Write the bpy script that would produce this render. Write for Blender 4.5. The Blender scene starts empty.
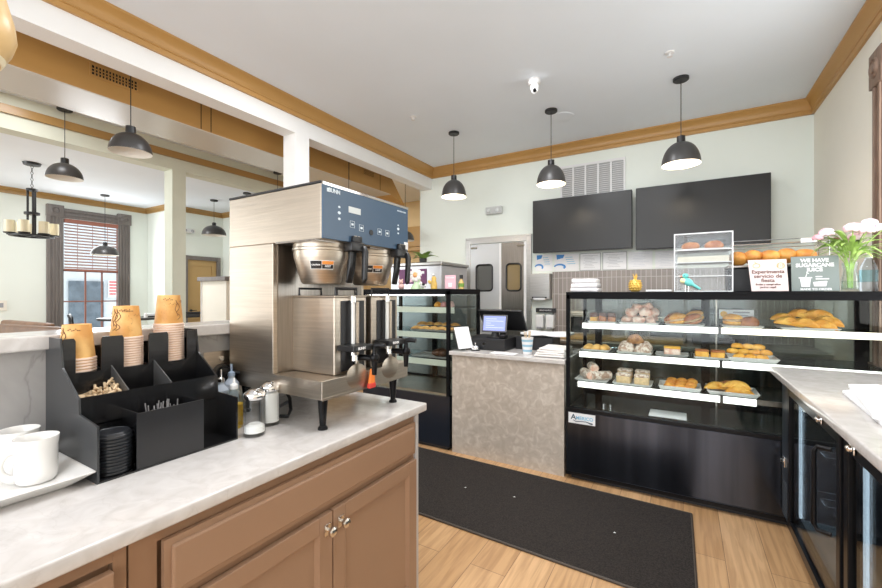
import bpy, bmesh, math, random
from mathutils import Vector, Matrix, noise
random.seed(7)
S = bpy.context.scene
C = S.collection
PI = math.pi
R = math.radians

# ------------------------------------------------------------------ camera, sky, daylight, exposure
cam_d = bpy.data.cameras.new('camera'); cam = bpy.data.objects.new('camera', cam_d); C.objects.link(cam)
cam_d.sensor_width = 36; cam_d.lens = 408/882*36; cam_d.clip_start = 0.05; cam_d.clip_end = 200
cam.location = (0, 0, 1.4); cam.rotation_euler = (PI/2, 0, R(30.7))
S.camera = cam
W = bpy.data.worlds.new('sky'); S.world = W; W.use_nodes = True
W.node_tree.nodes['Background'].inputs[0].default_value = (0.86, 0.93, 1.0, 1)
W.node_tree.nodes['Background'].inputs[1].default_value = 1.0

def area(name, loc, rot, sx, sy, power, col=(1, 1, 1)):
    l = bpy.data.lights.new(name, 'AREA'); l.shape = 'RECTANGLE'; l.size = sx; l.size_y = sy
    l.energy = power; l.color = col
    o = bpy.data.objects.new(name, l); C.objects.link(o); o.location = loc; o.rotation_euler = rot
    return o
# daylight entering at the shop front behind the camera, at the side window and at the dining room windows
area('shopfront_daylight', (-0.8, -2.35, 1.75), (R(90), 0, 0), 4.6, 2.4, 60, (0.97, 0.98, 1))
area('side_window_daylight', (1.04, 3.0, 2.0), (0, R(90), 0), 1.6, 1.1, 8, (1, 0.97, 0.92))
area('dining_front_daylight', (-7.9, -2.35, 1.75), (R(90), 0, 0), 2.0, 2.4, 60, (0.93, 0.97, 1))
area('dining_window_daylight', (-8.95, 3.05, 1.9), (0, R(-90), 0), 1.6, 0.9, 14, (0.95, 0.98, 1))
# round fill lights added just under the ceilings, with no fittings
for i, (x, y, p) in enumerate([(-1.1, 1.0, 12), (-1.1, 3.0, 12), (-0.25, 2.0, 12), (-2.3, 2.2, 9), (-4.85, 1.2, 5), (-7.2, 2.4, 20), (-4.6, 5.6, 8)]):
    a = area('ceiling_fill_%d' % i, (x, y, 3.062 if x < -6 else 3.262), (0, 0, 0), 0.5, 0.5, p, (0.97, 0.98, 1)); a.data.shape = 'DISK'
S.view_settings.view_transform = 'Standard'; S.view_settings.look = 'None'
S.view_settings.gamma = 1; S.view_settings.use_curve_mapping = False
S.view_settings.exposure = 0.95

# ------------------------------------------------------------------ materials
MATS = {}
def mat(name, col, rough=0.5, metal=0.0, emit=0, var=0.0, scale=6, bump=0.0, stretch=None, spec=0.5, col2=None, lo=0.4, hi=0.62, coat=0, trans=0):
    if name in MATS: return MATS[name]
    m = bpy.data.materials.new(name); m.use_nodes = True; N = m.node_tree.nodes; L = m.node_tree.links
    b = N['Principled BSDF']
    b.inputs['Base Color'].default_value = (*col, 1); b.inputs['Roughness'].default_value = rough
    b.inputs['Metallic'].default_value = metal; b.inputs['Specular IOR Level'].default_value = spec
    b.inputs['Coat Weight'].default_value = coat
    b.inputs['Transmission Weight'].default_value = trans
    if emit:
        b.inputs['Emission Color'].default_value = (*col, 1); b.inputs['Emission Strength'].default_value = emit
    if col2 is None: col2 = tuple(max(0, c*(1-var)) for c in col)
    if var or bump or col2 != col:
        tc = N.new('ShaderNodeTexCoord'); mp = N.new('ShaderNodeMapping'); nz = N.new('ShaderNodeTexNoise')
        L.new(tc.outputs['Object'], mp.inputs[0]); L.new(mp.outputs[0], nz.inputs[0])
        if stretch: mp.inputs['Scale'].default_value = stretch
        nz.inputs['Scale'].default_value = scale; nz.inputs['Detail'].default_value = 4
        cr = N.new('ShaderNodeValToRGB'); cr.color_ramp.elements[0].position = lo; cr.color_ramp.elements[1].position = hi
        cr.color_ramp.elements[0].color = (*col2, 1); cr.color_ramp.elements[1].color = (*col, 1)
        L.new(nz.outputs[0], cr.inputs[0]); L.new(cr.outputs[0], b.inputs['Base Color'])
        if bump:
            bp = N.new('ShaderNodeBump'); bp.inputs['Strength'].default_value = bump; bp.inputs['Distance'].default_value = 0.01
            L.new(nz.outputs[0], bp.inputs['Height']); L.new(bp.outputs[0], b.inputs['Normal'])
    MATS[name] = m
    return m

def marble(name, base, dark, light, scale=1.0, rough=0.12, vein=(0.33, 0.30, 0.27), veinw=0.5):
    m = bpy.data.materials.new(name); m.use_nodes = True; N = m.node_tree.nodes; L = m.node_tree.links; b = N['Principled BSDF']
    tc = N.new('ShaderNodeTexCoord')
    n1 = N.new('ShaderNodeTexNoise'); n1.inputs['Scale'].default_value = 5*scale; n1.inputs['Detail'].default_value = 8; n1.inputs['Distortion'].default_value = 1.2
    n2 = N.new('ShaderNodeTexNoise'); n2.inputs['Scale'].default_value = 1.7*scale; n2.inputs['Detail'].default_value = 6; n2.inputs['Distortion'].default_value = 1.5
    L.new(tc.outputs['Object'], n1.inputs[0]); L.new(tc.outputs['Object'], n2.inputs[0])
    r1 = N.new('ShaderNodeValToRGB'); e = r1.color_ramp.elements; e[0].position = 0.3; e[0].color = (*dark, 1); e[1].position = 0.72; e[1].color = (*light, 1)
    k = r1.color_ramp.elements.new(0.5); k.color = (*base, 1)
    L.new(n1.outputs[0], r1.inputs[0])
    r2 = N.new('ShaderNodeValToRGB'); e = r2.color_ramp.elements; e[0].position = 0.488; e[0].color = (0, 0, 0, 1); e[1].position = 0.5; e[1].color = (veinw, veinw, veinw, 1)
    k = r2.color_ramp.elements.new(0.511); k.color = (0, 0, 0, 1)
    L.new(n2.outputs[0], r2.inputs[0])
    mx = N.new('ShaderNodeMixRGB'); L.new(r2.outputs[0], mx.inputs[0]); L.new(r1.outputs[0], mx.inputs[1]); mx.inputs[2].default_value = (*vein, 1)
    L.new(mx.outputs[0], b.inputs['Base Color']); b.inputs['Roughness'].default_value = rough
    MATS[name] = m; return m

def glassy(name, tint=(0.95, 0.98, 0.97), refl=0.10, rough=0.0):
    m = bpy.data.materials.new(name); m.use_nodes = True; N = m.node_tree.nodes; L = m.node_tree.links
    out = N['Material Output']; N.remove(N['Principled BSDF'])
    t = N.new('ShaderNodeBsdfTransparent'); t.inputs[0].default_value = (*tint, 1)
    g = N.new('ShaderNodeBsdfGlossy'); g.inputs['Roughness'].default_value = rough
    lw = N.new('ShaderNodeLayerWeight'); lw.inputs[0].default_value = 0.25
    mr = N.new('ShaderNodeMapRange'); L.new(lw.outputs['Fresnel'], mr.inputs[0])
    mr.inputs['To Min'].default_value = refl*0.12; mr.inputs['To Max'].default_value = min(1, refl*2.2)
    mx = N.new('ShaderNodeMixShader'); L.new(mr.outputs[0], mx.inputs[0]); L.new(t.outputs[0], mx.inputs[1]); L.new(g.outputs[0], mx.inputs[2])
    L.new(mx.outputs[0], out.inputs[0]); MATS[name] = m; return m

def planks(name):
    m = bpy.data.materials.new(name); m.use_nodes = True; N = m.node_tree.nodes; L = m.node_tree.links; b = N['Principled BSDF']
    tc = N.new('ShaderNodeTexCoord'); mp = N.new('ShaderNodeMapping'); mp.inputs['Rotation'].default_value = (0, 0, PI/2)
    L.new(tc.outputs['Object'], mp.inputs[0])
    br = N.new('ShaderNodeTexBrick'); L.new(mp.outputs[0], br.inputs[0])
    br.inputs['Scale'].default_value = 1; br.inputs['Brick Width'].default_value = 1.9; br.inputs['Row Height'].default_value = 0.19
    br.inputs['Mortar Size'].default_value = 0.0016; br.offset = 0.37; br.inputs['Bias'].default_value = 0
    br.inputs['Color1'].default_value = (0.50, 0.29, 0.135, 1); br.inputs['Color2'].default_value = (0.64, 0.40, 0.21, 1); br.inputs['Mortar'].default_value = (0.22, 0.12, 0.06, 1)
    m2 = N.new('ShaderNodeMapping'); m2.inputs['Scale'].default_value = (14, 0.9, 1); L.new(tc.outputs['Object'], m2.inputs[0])
    nz = N.new('ShaderNodeTexNoise'); nz.inputs['Scale'].default_value = 3; nz.inputs['Detail'].default_value = 8; nz.inputs['Distortion'].default_value = 0.6; L.new(m2.outputs[0], nz.inputs[0])
    cr = N.new('ShaderNodeValToRGB'); cr.color_ramp.elements[0].color = (0.74, 0.70, 0.66, 1); cr.color_ramp.elements[0].position = 0.35; cr.color_ramp.elements[1].color = (1, 1, 1, 1); cr.color_ramp.elements[1].position = 0.6
    L.new(nz.outputs[0], cr.inputs[0])
    mx = N.new('ShaderNodeMixRGB'); mx.blend_type = 'MULTIPLY'; mx.inputs[0].default_value = 1; L.new(br.outputs[0], mx.inputs[1]); L.new(cr.outputs[0], mx.inputs[2])
    L.new(mx.outputs[0], b.inputs['Base Color']); b.inputs['Roughness'].default_value = 0.32
    MATS[name] = m; return m

def tiles(name):
    m = bpy.data.materials.new(name); m.use_nodes = True; N = m.node_tree.nodes; L = m.node_tree.links; b = N['Principled BSDF']
    tc = N.new('ShaderNodeTexCoord'); mp = N.new('ShaderNodeMapping'); L.new(tc.outputs['Object'], mp.inputs[0]); mp.inputs['Rotation'].default_value = (PI/2, 0, 0)
    br = N.new('ShaderNodeTexBrick'); L.new(mp.outputs[0], br.inputs[0]); br.offset = 0
    br.inputs['Scale'].default_value = 1; br.inputs['Brick Width'].default_value = 0.052; br.inputs['Row Height'].default_value = 0.2; br.inputs['Mortar Size'].default_value = 0.003
    br.inputs['Color1'].default_value = (0.25, 0.215, 0.195, 1); br.inputs['Color2'].default_value = (0.30, 0.26, 0.235, 1); br.inputs['Mortar'].default_value = (0.5, 0.46, 0.42, 1)
    L.new(br.outputs[0], b.inputs['Base Color']); b.inputs['Roughness'].default_value = 0.3
    MATS[name] = m; return m

wall_m = mat('pale_green_wall_paint', (0.82, 0.865, 0.80), 0.7, var=0.02, scale=2)
cream_m = mat('cream_wall_paint', (0.84, 0.80, 0.70), 0.7, var=0.03, scale=2)
white_m = mat('white_paint', (0.87, 0.87, 0.86), 0.55, var=0.02, scale=3)
ceil_m = mat('ceiling_paint', (0.84, 0.90, 0.965), 0.8, var=0.02, scale=1.5)
ochre_m = mat('ochre_trim_paint', (0.50, 0.275, 0.085), 0.38, var=0.06, scale=2)
ochre_dull = mat('ochre_panel_paint', (0.42, 0.25, 0.085), 0.3, var=0.08, scale=2)
floor_m = planks('oak_planks')
tile_m = tiles('taupe_vertical_tile')
counter_m = marble('pale_quartz', (0.60, 0.57, 0.55), (0.54, 0.51, 0.485), (0.66, 0.635, 0.615), 2.6, 0.16, (0.38, 0.33, 0.29), 0.16)
splash_m = marble('grey_marble', (0.40, 0.385, 0.375), (0.35, 0.335, 0.325), (0.44, 0.425, 0.415), 1.0, 0.25, (0.14, 0.13, 0.125), 0.3)
stone_m = marble('taupe_mottled_stone', (0.52, 0.455, 0.39), (0.46, 0.40, 0.34), (0.66, 0.60, 0.53), 3.0, 0.22, (0.5, 0.46, 0.4), 0.2)
cab_m = mat('taupe_cabinet_paint', (0.33, 0.20, 0.125), 0.38, var=0.04, scale=3)
cab_dark = mat('cabinet_frame_paint', (0.29, 0.165, 0.095), 0.45)
panel_m = mat('pale_end_panel', (0.52, 0.50, 0.49), 0.4)
steel = mat('brushed_steel', (0.56, 0.49, 0.41), 0.37, 1.0, var=0.10, scale=2, stretch=(3, 3, 90), bump=0.05)
steel_dark = mat('dark_steel', (0.34, 0.31, 0.28), 0.3, 1.0, var=0.15, scale=2, stretch=(60, 60, 2))
chrome = mat('chrome', (0.8, 0.8, 0.8), 0.08, 1.0)
nickel = mat('satin_nickel', (0.66, 0.62, 0.57), 0.22, 1.0)
black_pl = mat('black_plastic', (0.012, 0.012, 0.013), 0.38)
frame_bk = mat('black_case_frame', (0.004, 0.004, 0.005), 0.5, spec=0.12)
steel_n = mat('neutral_steel', (0.50, 0.49, 0.475), 0.36, 1.0, var=0.1, scale=2, stretch=(3, 3, 60))
black_gl = mat('black_gloss', (0.006, 0.006, 0.007), 0.3, spec=0.22)
black_ac = mat('black_acrylic', (0.010, 0.010, 0.011), 0.2, coat=0.3)
black_mt = mat('black_metal', (0.016, 0.016, 0.018), 0.45)
base_steel = mat('steel_painted_reflections', (0.085, 0.095, 0.12), 0.2, 0.9, var=0.5, scale=1.2, stretch=(6, 1, 0.15))  # bluish tint and tall streaks put window reflections into the steel's colour
tv_m = mat('television_screen', (0.016, 0.0155, 0.015), 0.3, spec=0.4)
pend_m = mat('charcoal_lamp_enamel', (0.045, 0.043, 0.042), 0.35)
lampin = mat('white_lamp_lining', (0.9, 0.87, 0.8), 0.5)
bulb_m = mat('lit_bulb', (1.0, 0.84, 0.62), 0.5, emit=9)
glass = glassy('clear_glass', (0.95, 0.975, 0.965), 0.10)
glass_d = glassy('smoky_glass', (0.60, 0.66, 0.66), 0.16)
acryl = glassy('clear_acrylic', (0.93, 0.94, 0.94), 0.16)
blue_panel = mat('blue_control_panel', (0.045, 0.09, 0.155), 0.3)
white_pl = mat('white_plastic', (0.8, 0.8, 0.8), 0.35)
porcelain = mat('white_porcelain', (0.84, 0.82, 0.79), 0.12, coat=0.4)
kraft = mat('kraft_cup', (0.80, 0.48, 0.17), 0.5, col2=(0.62, 0.30, 0.08), scale=16)
rim_m = mat('cup_rim_paper', (0.86, 0.66, 0.54), 0.5)
ink = mat('brown_ink', (0.14, 0.05, 0.02), 0.6)
lid_m = mat('black_lid', (0.018, 0.02, 0.024), 0.3)
wood_lt = mat('pale_birch', (0.80, 0.60, 0.38), 0.6, var=0.25, scale=40)
sugar_m = mat('white_sugar', (0.9, 0.9, 0.88), 0.9)
yellow_m = mat('yellow_liquid', (0.85, 0.50, 0.03), 0.25)
paper = mat('white_paper', (0.84, 0.84, 0.85), 0.7)
ink_grey = mat('grey_print', (0.35, 0.35, 0.37), 0.7)
ink_blue = mat('blue_print', (0.06, 0.26, 0.62), 0.6)
ink_lblue = mat('light_blue_print', (0.22, 0.50, 0.70), 0.6)
rug_m = mat('charcoal_carpet', (0.034, 0.025, 0.020), 1.0, var=0.75, scale=140, bump=0.8)
rug_edge = mat('mat_rubber_edge', (0.06, 0.045, 0.033), 0.6)
leather = mat('brown_leather', (0.24, 0.125, 0.07), 0.45, var=0.3, scale=8)
wood_dk = mat('grey_brown_trim', (0.19, 0.168, 0.155), 0.5, var=0.15, scale=4, stretch=(8, 8, 1))
wood_br = mat('brown_window_wood', (0.24, 0.155, 0.11), 0.5, var=0.3, scale=6, stretch=(12, 12, 1))
blind_m = mat('reddish_blind', (0.33, 0.13, 0.09), 0.5)
slat_m = mat('blind_slat', (0.42, 0.24, 0.19), 0.5)
led_m = mat('white_led_strip', (1.0, 0.98, 0.95), 0.4, emit=0.9)
tube_m = mat('bright_lamp_tube', (1.0, 0.97, 0.92), 0.4, emit=5)
shelf_w = mat('white_shelf_rail', (0.8, 0.8, 0.77), 0.35)
pastry_y = mat('golden_pastry', (0.90, 0.52, 0.10), 0.5, col2=(0.72, 0.31, 0.03), scale=18, bump=0.2)
pastry_o = mat('glazed_bread', (0.55, 0.22, 0.06), 0.35, col2=(0.36, 0.11, 0.03), scale=14, bump=0.1)
crust_m = mat('toasted_crust', (0.50, 0.26, 0.11), 0.7, col2=(0.28, 0.13, 0.06), scale=30, bump=0.4)
crumb_m = mat('pale_sponge', (0.83, 0.62, 0.36), 0.8, var=0.2, scale=60, bump=0.3)
pink_m = mat('pink_meringue', (0.95, 0.78, 0.68), 0.7, col2=(0.80, 0.46, 0.34), scale=26, bump=0.4)
coco_m = mat('coconut_dusting', (0.86, 0.76, 0.68), 0.9, col2=(0.48, 0.32, 0.24), scale=45, bump=0.6, lo=0.42, hi=0.55)
choc_m = mat('chocolate_icing', (0.10, 0.030, 0.012), 0.25)
custard = mat('custard', (0.90, 0.48, 0.06), 0.4)
leaf_m = mat('green_leaf', (0.22, 0.42, 0.07), 0.5, var=0.5, scale=12)
leaf_l = mat('bright_green_leaf', (0.42, 0.62, 0.16), 0.5, var=0.4, scale=15)
petal = mat('pale_pink_petal', (0.78, 0.46, 0.54), 0.6, col2=(0.86, 0.68, 0.75), scale=30)
petal_d = mat('dark_red_petal', (0.18, 0.03, 0.04), 0.6)
teal_m = mat('turquoise_glaze', (0.16, 0.62, 0.58), 0.3)
gold_m = mat('gold_paint', (0.80, 0.52, 0.12), 0.3, 0.6)
sign_pink = mat('pale_pink_card', (0.72, 0.60, 0.585), 0.6)
sign_grey = mat('grey_green_board', (0.20, 0.235, 0.225), 0.6)

# ------------------------------------------------------------------ mesh building
class B:
    def __init__(s): s.bm = bmesh.new()
    def _add(s, t, M=None):
        if M is not None: t.transform(M)
        me = bpy.data.meshes.new('t'); t.to_mesh(me); t.free(); s.bm.from_mesh(me); bpy.data.meshes.remove(me); return s
    def box(s, x0, x1, y0, y1, z0, z1, bev=0, seg=2, M=None):
        t = bmesh.new(); bmesh.ops.create_cube(t, size=1)
        t.transform(Matrix.Translation(((x0+x1)/2, (y0+y1)/2, (z0+z1)/2)) @ Matrix.Diagonal((abs(x1-x0), abs(y1-y0), abs(z1-z0), 1)))
        if bev: bmesh.ops.bevel(t, geom=t.edges[:], offset=bev, segments=seg, affect='EDGES', profile=0.5)
        return s._add(t, M)
    def cyl(s, p0, p1, r0, r1=None, seg=20, cap=True):
        r1 = r0 if r1 is None else r1; p0 = Vector(p0); p1 = Vector(p1); d = p1-p0
        t = bmesh.new(); bmesh.ops.create_cone(t, cap_ends=cap, segments=seg, radius1=r0, radius2=r1, depth=d.length)
        return s._add(t, Matrix.Translation((p0+p1)/2) @ d.to_track_quat('Z', 'Y').to_matrix().to_4x4())
    def lathe(s, prof, c=(0, 0, 0), seg=32, M=None, wob=None):
        t = bmesh.new(); rings = []
        for r, z in prof:
            if r < 1e-6: rings.append([t.verts.new((0, 0, z))])
            else: rings.append([t.verts.new((r*math.cos(2*PI*i/seg)*(wob(i/seg) if wob else 1), r*math.sin(2*PI*i/seg)*(wob(i/seg) if wob else 1), z)) for i in range(seg)])
        for a, b in zip(rings, rings[1:]):
            for i in range(seg):
                j = (i+1) % seg
                if len(a) == 1 and len(b) == 1: continue
                if len(a) == 1: t.faces.new((a[0], b[j], b[i]))
                elif len(b) == 1: t.faces.new((a[i], a[j], b[0]))
                else: t.faces.new((a[i], a[j], b[j], b[i]))
        bmesh.ops.recalc_face_normals(t, faces=t.faces[:])
        return s._add(t, (Matrix.Translation(c) @ M) if M is not None else Matrix.Translation(c))
    def sph(s, c, r, seg=16, rings=10, M=None):
        r = (r, r, r) if not hasattr(r, '__len__') else r
        t = bmesh.new(); bmesh.ops.create_uvsphere(t, u_segments=seg, v_segments=rings, radius=1)
        return s._add(t, Matrix.Translation(c) @ (M if M is not None else Matrix()) @ Matrix.Diagonal((*r, 1)))
    def tube(s, pts, r, seg=10, closed=False):
        pts = [Vector(p) for p in pts]; n = len(pts); t = bmesh.new(); rings = []
        rr = r if hasattr(r, '__len__') else [r]*n
        for i, p in enumerate(pts):
            a = pts[(i-1) % n] if (i > 0 or closed) else p; b = pts[(i+1) % n] if (i < n-1 or closed) else p
            d = (b-a).normalized(); up = Vector((0, 0, 1)) if abs(d.z) < 0.93 else Vector((1, 0, 0))
            u = d.cross(up).normalized(); v = u.cross(d)
            if i and (rings_u.dot(u) < 0): u = -u; v = -v
            rings_u = u
            rings.append([t.verts.new(p+u*rr[i]*math.cos(2*PI*k/seg)+v*rr[i]*math.sin(2*PI*k/seg)) for k in range(seg)])
        for i in range(n if closed else n-1):
            a = rings[i]; b = rings[(i+1) % n]
            for k in range(seg): t.faces.new((a[k], a[(k+1) % seg], b[(k+1) % seg], b[k]))
        if not closed: t.faces.new(rings[0][::-1]); t.faces.new(rings[-1])
        bmesh.ops.recalc_face_normals(t, faces=t.faces[:])
        return s._add(t)
    def prism(s, pts, axis, a, b, bev=0):
        """polygon pts in the two remaining axes, extruded along axis from a to b"""
        t = bmesh.new()
        def P(p, q): return {'x': (q, p[0], p[1]), 'y': (p[0], q, p[1]), 'z': (p[0], p[1], q)}[axis]
        v0 = [t.verts.new(P(p, a)) for p in pts]; v1 = [t.verts.new(P(p, b)) for p in pts]; n = len(pts)
        t.faces.new(v0); t.faces.new(v1[::-1])
        for i in range(n): t.faces.new((v0[i], v0[(i+1) % n], v1[(i+1) % n], v1[i]))
        bmesh.ops.recalc_face_normals(t, faces=t.faces[:])
        if bev: bmesh.ops.bevel(t, geom=t.edges[:], offset=bev, segments=2, affect='EDGES', profile=0.5)
        return s._add(t)
    def text(s, txt, size, c, face='-y', bold=0.0, depth=0.0008, align='CENTER', M=None, squash=1.0):
        cu = bpy.data.curves.new('t', 'FONT'); cu.body = txt; cu.size = size; cu.extrude = depth; cu.offset = bold; cu.align_x = align; cu.align_y = 'CENTER'
        cu.resolution_u = 3
        o = bpy.data.objects.new('t', cu); C.objects.link(o)
        dg = bpy.context.evaluated_depsgraph_get(); me = bpy.data.meshes.new_from_object(o.evaluated_get(dg))
        bpy.data.objects.remove(o); bpy.data.curves.remove(cu)
        t = bmesh.new(); t.from_mesh(me); bpy.data.meshes.remove(me)
        F = {'-y': Matrix(((1, 0, 0, 0), (0, 0, -1, 0), (0, 1, 0, 0), (0, 0, 0, 1))), '+x': Matrix(((0, 0, 1, 0), (1, 0, 0, 0), (0, 1, 0, 0), (0, 0, 0, 1)))}[face]
        return s._add(t, Matrix.Translation(c) @ (M if M is not None else Matrix()) @ F @ Matrix.Diagonal((squash, 1, 1, 1)))
    def noisy(s, amp, scale, seed=0):
        for v in s.bm.verts:
            n = noise.noise_vector(v.co*scale+Vector((seed*3.7, seed*1.3, 0))); v.co += n*amp
        return s
    def xf(s, M): s.bm.transform(M); return s
    def build(s, name, m, parent=None, smooth=False, world=True, sub=0):
        off = Vector((0, 0, 0)); p = parent
        while p is not None: off += p.location; p = p.parent
        if world and parent is not None: s.bm.transform(Matrix.Translation(-off))
        me = bpy.data.meshes.new(name); s.bm.to_mesh(me); s.bm.free()
        me.materials.append(m)
        o = bpy.data.objects.new(name, me); C.objects.link(o); o.parent = parent
        if smooth:
            for f in me.polygons: f.use_smooth = True
            try: me.set_sharp_from_angle(angle=R(38))
            except Exception: pass
        if sub:
            md = o.modifiers.new('sub', 'SUBSURF'); md.levels = sub; md.render_levels = sub
        return o

def tag(o, label=None, cat=None, group=None, kind=None):
    if label: o['label'] = label
    if cat: o['category'] = cat
    if group: o['group'] = group
    if kind: o['kind'] = kind
    return o
def thing(name, label, cat, loc=(0, 0, 0), group=None, rz=0):
    o = bpy.data.objects.new(name, None); o.empty_display_size = 0.05; C.objects.link(o); o.location = loc; o.rotation_euler = (0, 0, rz)
    return tag(o, label, cat, group)
def struct(name, b, m, smooth=False): return tag(b.build(name, m, None, smooth), kind='structure')
def copy_tree(o, loc=None, label=None, rz=None, parent=None):
    c = o.copy(); C.objects.link(c); c.parent = parent
    for ch in list(o.children): copy_tree(ch, parent=c)
    if loc is not None: c.location = loc
    if rz is not None: c.rotation_euler = (0, 0, rz)
    if label: c['label'] = label
    return c
WORD = ['', 'second', 'third', 'fourth', 'fifth', 'sixth', 'seventh', 'eighth', 'ninth', 'tenth', 'eleventh', 'twelfth', 'thirteenth', 'fourteenth', 'fifteenth', 'sixteenth', 'seventeenth', 'eighteenth']
def from_top(i, n): return 'topmost' if i == 0 else ('lowest' if i == n-1 else WORD[i]+' from the top')
def from_left(i, n): return 'leftmost' if i == 0 else ('rightmost' if i == n-1 else WORD[i]+' from the left')

# ------------------------------------------------------------------ the shell
CZ = 3.27
struct('floor', B().box(-9.3, 1.25, -2.6, 7.0, -0.1, 0), floor_m)
struct('ceiling', B().box(-9.3, 1.25, -2.6, 7.0, CZ, CZ+0.1), ceil_m)
struct('ceiling.001', B().box(-9.3, -5.62, -2.45, 5.0, 3.07, CZ-0.001), ceil_m)
b = B(); b.box(-3.46, 1.2, 5.2, 5.34, 0, CZ)
wall_back = struct('wall_back', b, wall_m)
# right wall with the side window opening
b = B()
b.box(1.08, 1.2, 3.57, 5.2, 0, CZ); b.box(1.08, 1.2, 2.3, 3.57, 2.86, CZ); b.box(1.08, 1.2, 2.3, 3.57, 0, 1.0); b.box(1.08, 1.2, -2.5, 2.3, 0, CZ)
struct('wall_right', b, cream_m)
# shop front behind the camera: piers, sill wall and header round the large panes
b = B()
for x0, x1 in ((-9.3, -8.9), (-6.9, -3.1), (1.08, 1.2)): b.box(x0, x1, -2.6, -2.45, 0, CZ)  # wide unseen middle stretch closed solid so the brewer steel reflects cream wall
b.box(-9.3, 1.2, -2.6, -2.45, 0, 0.5); b.box(-9.3, 1.2, -2.6, -2.45, 2.95, CZ)
struct('wall_front', b, cream_m)
# header with square column between counter room and dining room
b = B(); b.box(-3.42, -3.245, -2.45, 5.2, 2.97, CZ); b.box(-3.42, -3.245, 2.69, 2.86, 0, 2.97); b.box(-3.42, -3.245, -2.45, -1.6, 0, 2.97)
struct('wall_left', b, white_m)
b = B(); b.box(-5.62, -5.43, -2.45, 5.0, 2.945, CZ); b.box(-5.62, -5.43, 2.64, 2.80, 0, 2.945)
struct('wall_dining', b, mat('pale_sage_paint', (0.70, 0.73, 0.62), 0.7, var=0.03))
struct('trim_4', B().box(-5.43, -5.405, -2.45, 5.0, 3.085, 3.165), ochre_dull)
# dining room far walls
b = B()
b.box(-9.24, -9.1, -2.45, 2.66, 0, CZ); b.box(-9.24, -9.1, 3.52, 3.97, 0, CZ); b.box(-9.24, -9.1, 2.66, 3.52, 2.70, CZ); b.box(-9.24, -9.1, 2.66, 3.52, 0, 0.75)
struct('wall_far', b, wall_m)
b = B(); b.box(-9.24, -8.27, 3.97, 4.09, 0, CZ); b.box(-8.39, -8.27, 4.09, 4.28, 0, CZ); b.box(-8.39, -8.27, 4.88, 5.0, 0, CZ); b.box(-8.39, -8.27, 4.28, 4.88, 2.08, CZ); b.box(-8.39, -5.9, 5.0, 5.12, 0, CZ)
struct('wall_corner', b, wall_m)
b = B(); b.box(-6.02, -5.9, 5.12, 6.8, 0, CZ); b.box(-6.02, -3.3, 6.8, 6.92, 0, CZ); b.box(-3.46, -3.34, 5.34, 6.8, 0, CZ)
struct('wall_rear', b, mat('tan_wall_paint', (0.68, 0.50, 0.26), 0.6, var=0.05))
b = B(); b.box(-5.9, -3.46, 6.74, 6.8, 2.35, 2.75, 0.004); b.box(-5.9, -3.46, 6.66, 6.8, 2.25, 2.33, 0.01)
struct('trim_9', b, ochre_dull)

def crown(name, axis, fixed, sgn, a, c, m=ochre_m, z0=3.127, z1=CZ, pr=0.078):
    # cross-section: small lower band, bead, cove sweeping out to the ceiling
    pr_ = [(0, z0), (0.022, z0), (0.024, z0+0.034), (0.032, z0+0.037), (0.032, z0+0.043), (0.028, z0+0.047)]
    for k in range(7):
        t = k/6; pr_.append((0.030+(pr-0.034)*(t**1.6), z0+0.05+(z1-z0-0.068)*(t**0.8)))
    pr_ += [(pr, z1-0.014), (pr, z1), (0, z1)]
    pts = [(fixed+sgn*d, z) for d, z in pr_]
    if axis == 'y': return struct(name, B().prism(pts, 'y', a, c), m, True)
    return struct(name, B().prism(pts, 'x', a, c), m, True)
crown('trim_1', 'y', -3.245, 1, -2.45, 5.2)
crown('trim_2', 'x', 5.2, -1, -3.245, 1.08)
crown('trim_3', 'y', 1.08, -1, -2.45, 5.2)
crown('trim_5', 'y', -9.1, 1, -2.45, 3.97, ochre_dull, 2.977, 3.07, 0.07)
crown('trim_6', 'x', 3.97, -1, -9.1, -8.27, ochre_dull, 2.977, 3.07, 0.07)
crown('trim_7', 'y', -8.27, 1, 3.97, 5.0, ochre_dull, 2.977, 3.07, 0.07)
crown('trim_8', 'x', 5.0, -1, -8.27, -5.9, ochre_dull, 2.977, 3.07, 0.07)

# ochre bulkhead hung along the dining side
bk = thing('trim_11', None, None, (-4.0, 1.2, 2.89)); bk['kind'] = 'structure'
b = B(); b.prism([(-2.45, 2.89), (4.86, 2.89), (5.16, 2.78), (5.2, 2.78), (4.88, 3.12), (4.80, CZ), (-2.45, CZ)], 'x', -4.26, -3.75)
b.build('casing', ochre_m, bk)
B().box(-4.255, -3.756, -2.45, 4.85, 2.884, 2.892).build('underside', mat('satin_bulkhead_underside', (0.62, 0.60, 0.55), 0.22), bk)
b = B()
for y in (2.065, 2.155, 3.965, 4.60): b.box(-3.751, -3.747, y-0.004, y+0.004, 2.892, CZ)
b.build('panel_joint', mat('dark_panel_joint', (0.10, 0.06, 0.02), 0.8), bk)  # joints drawn as thin dark strips
def grille(y0, y1, z0, z1, par, nx, nz):
    f = B(); d = 0.012
    for a in (z0-d, z1): f.box(-3.752, -3.742, y0-d, y1+d, a, a+d)
    for a in (y0-d, y1): f.box(-3.752, -3.742, a, a+d, z0, z1)
    for i in range(1, nx): yy = y0+(y1-y0)*i/nx; f.box(-3.75, -3.744, yy-0.004, yy+0.004, z0, z1)
    for i in range(1, nz): zz = z0+(z1-z0)*i/nz; f.box(-3.75, -3.744, y0, y1, zz-0.003, zz+0.003)
    v = f.build('vent', ochre_m, par)
    B().box(-3.7515, -3.7495, y0, y1, z0, z1).build('opening', mat('vent_dark', (0.03, 0.02, 0.015), 0.8), v)
grille(1.27, 1.56, 3.02, 3.09, bk, 14, 3)
grille(4.25, 4.45, 3.04, 3.10, bk, 10, 3)
tag(bk, kind='structure')

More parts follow.
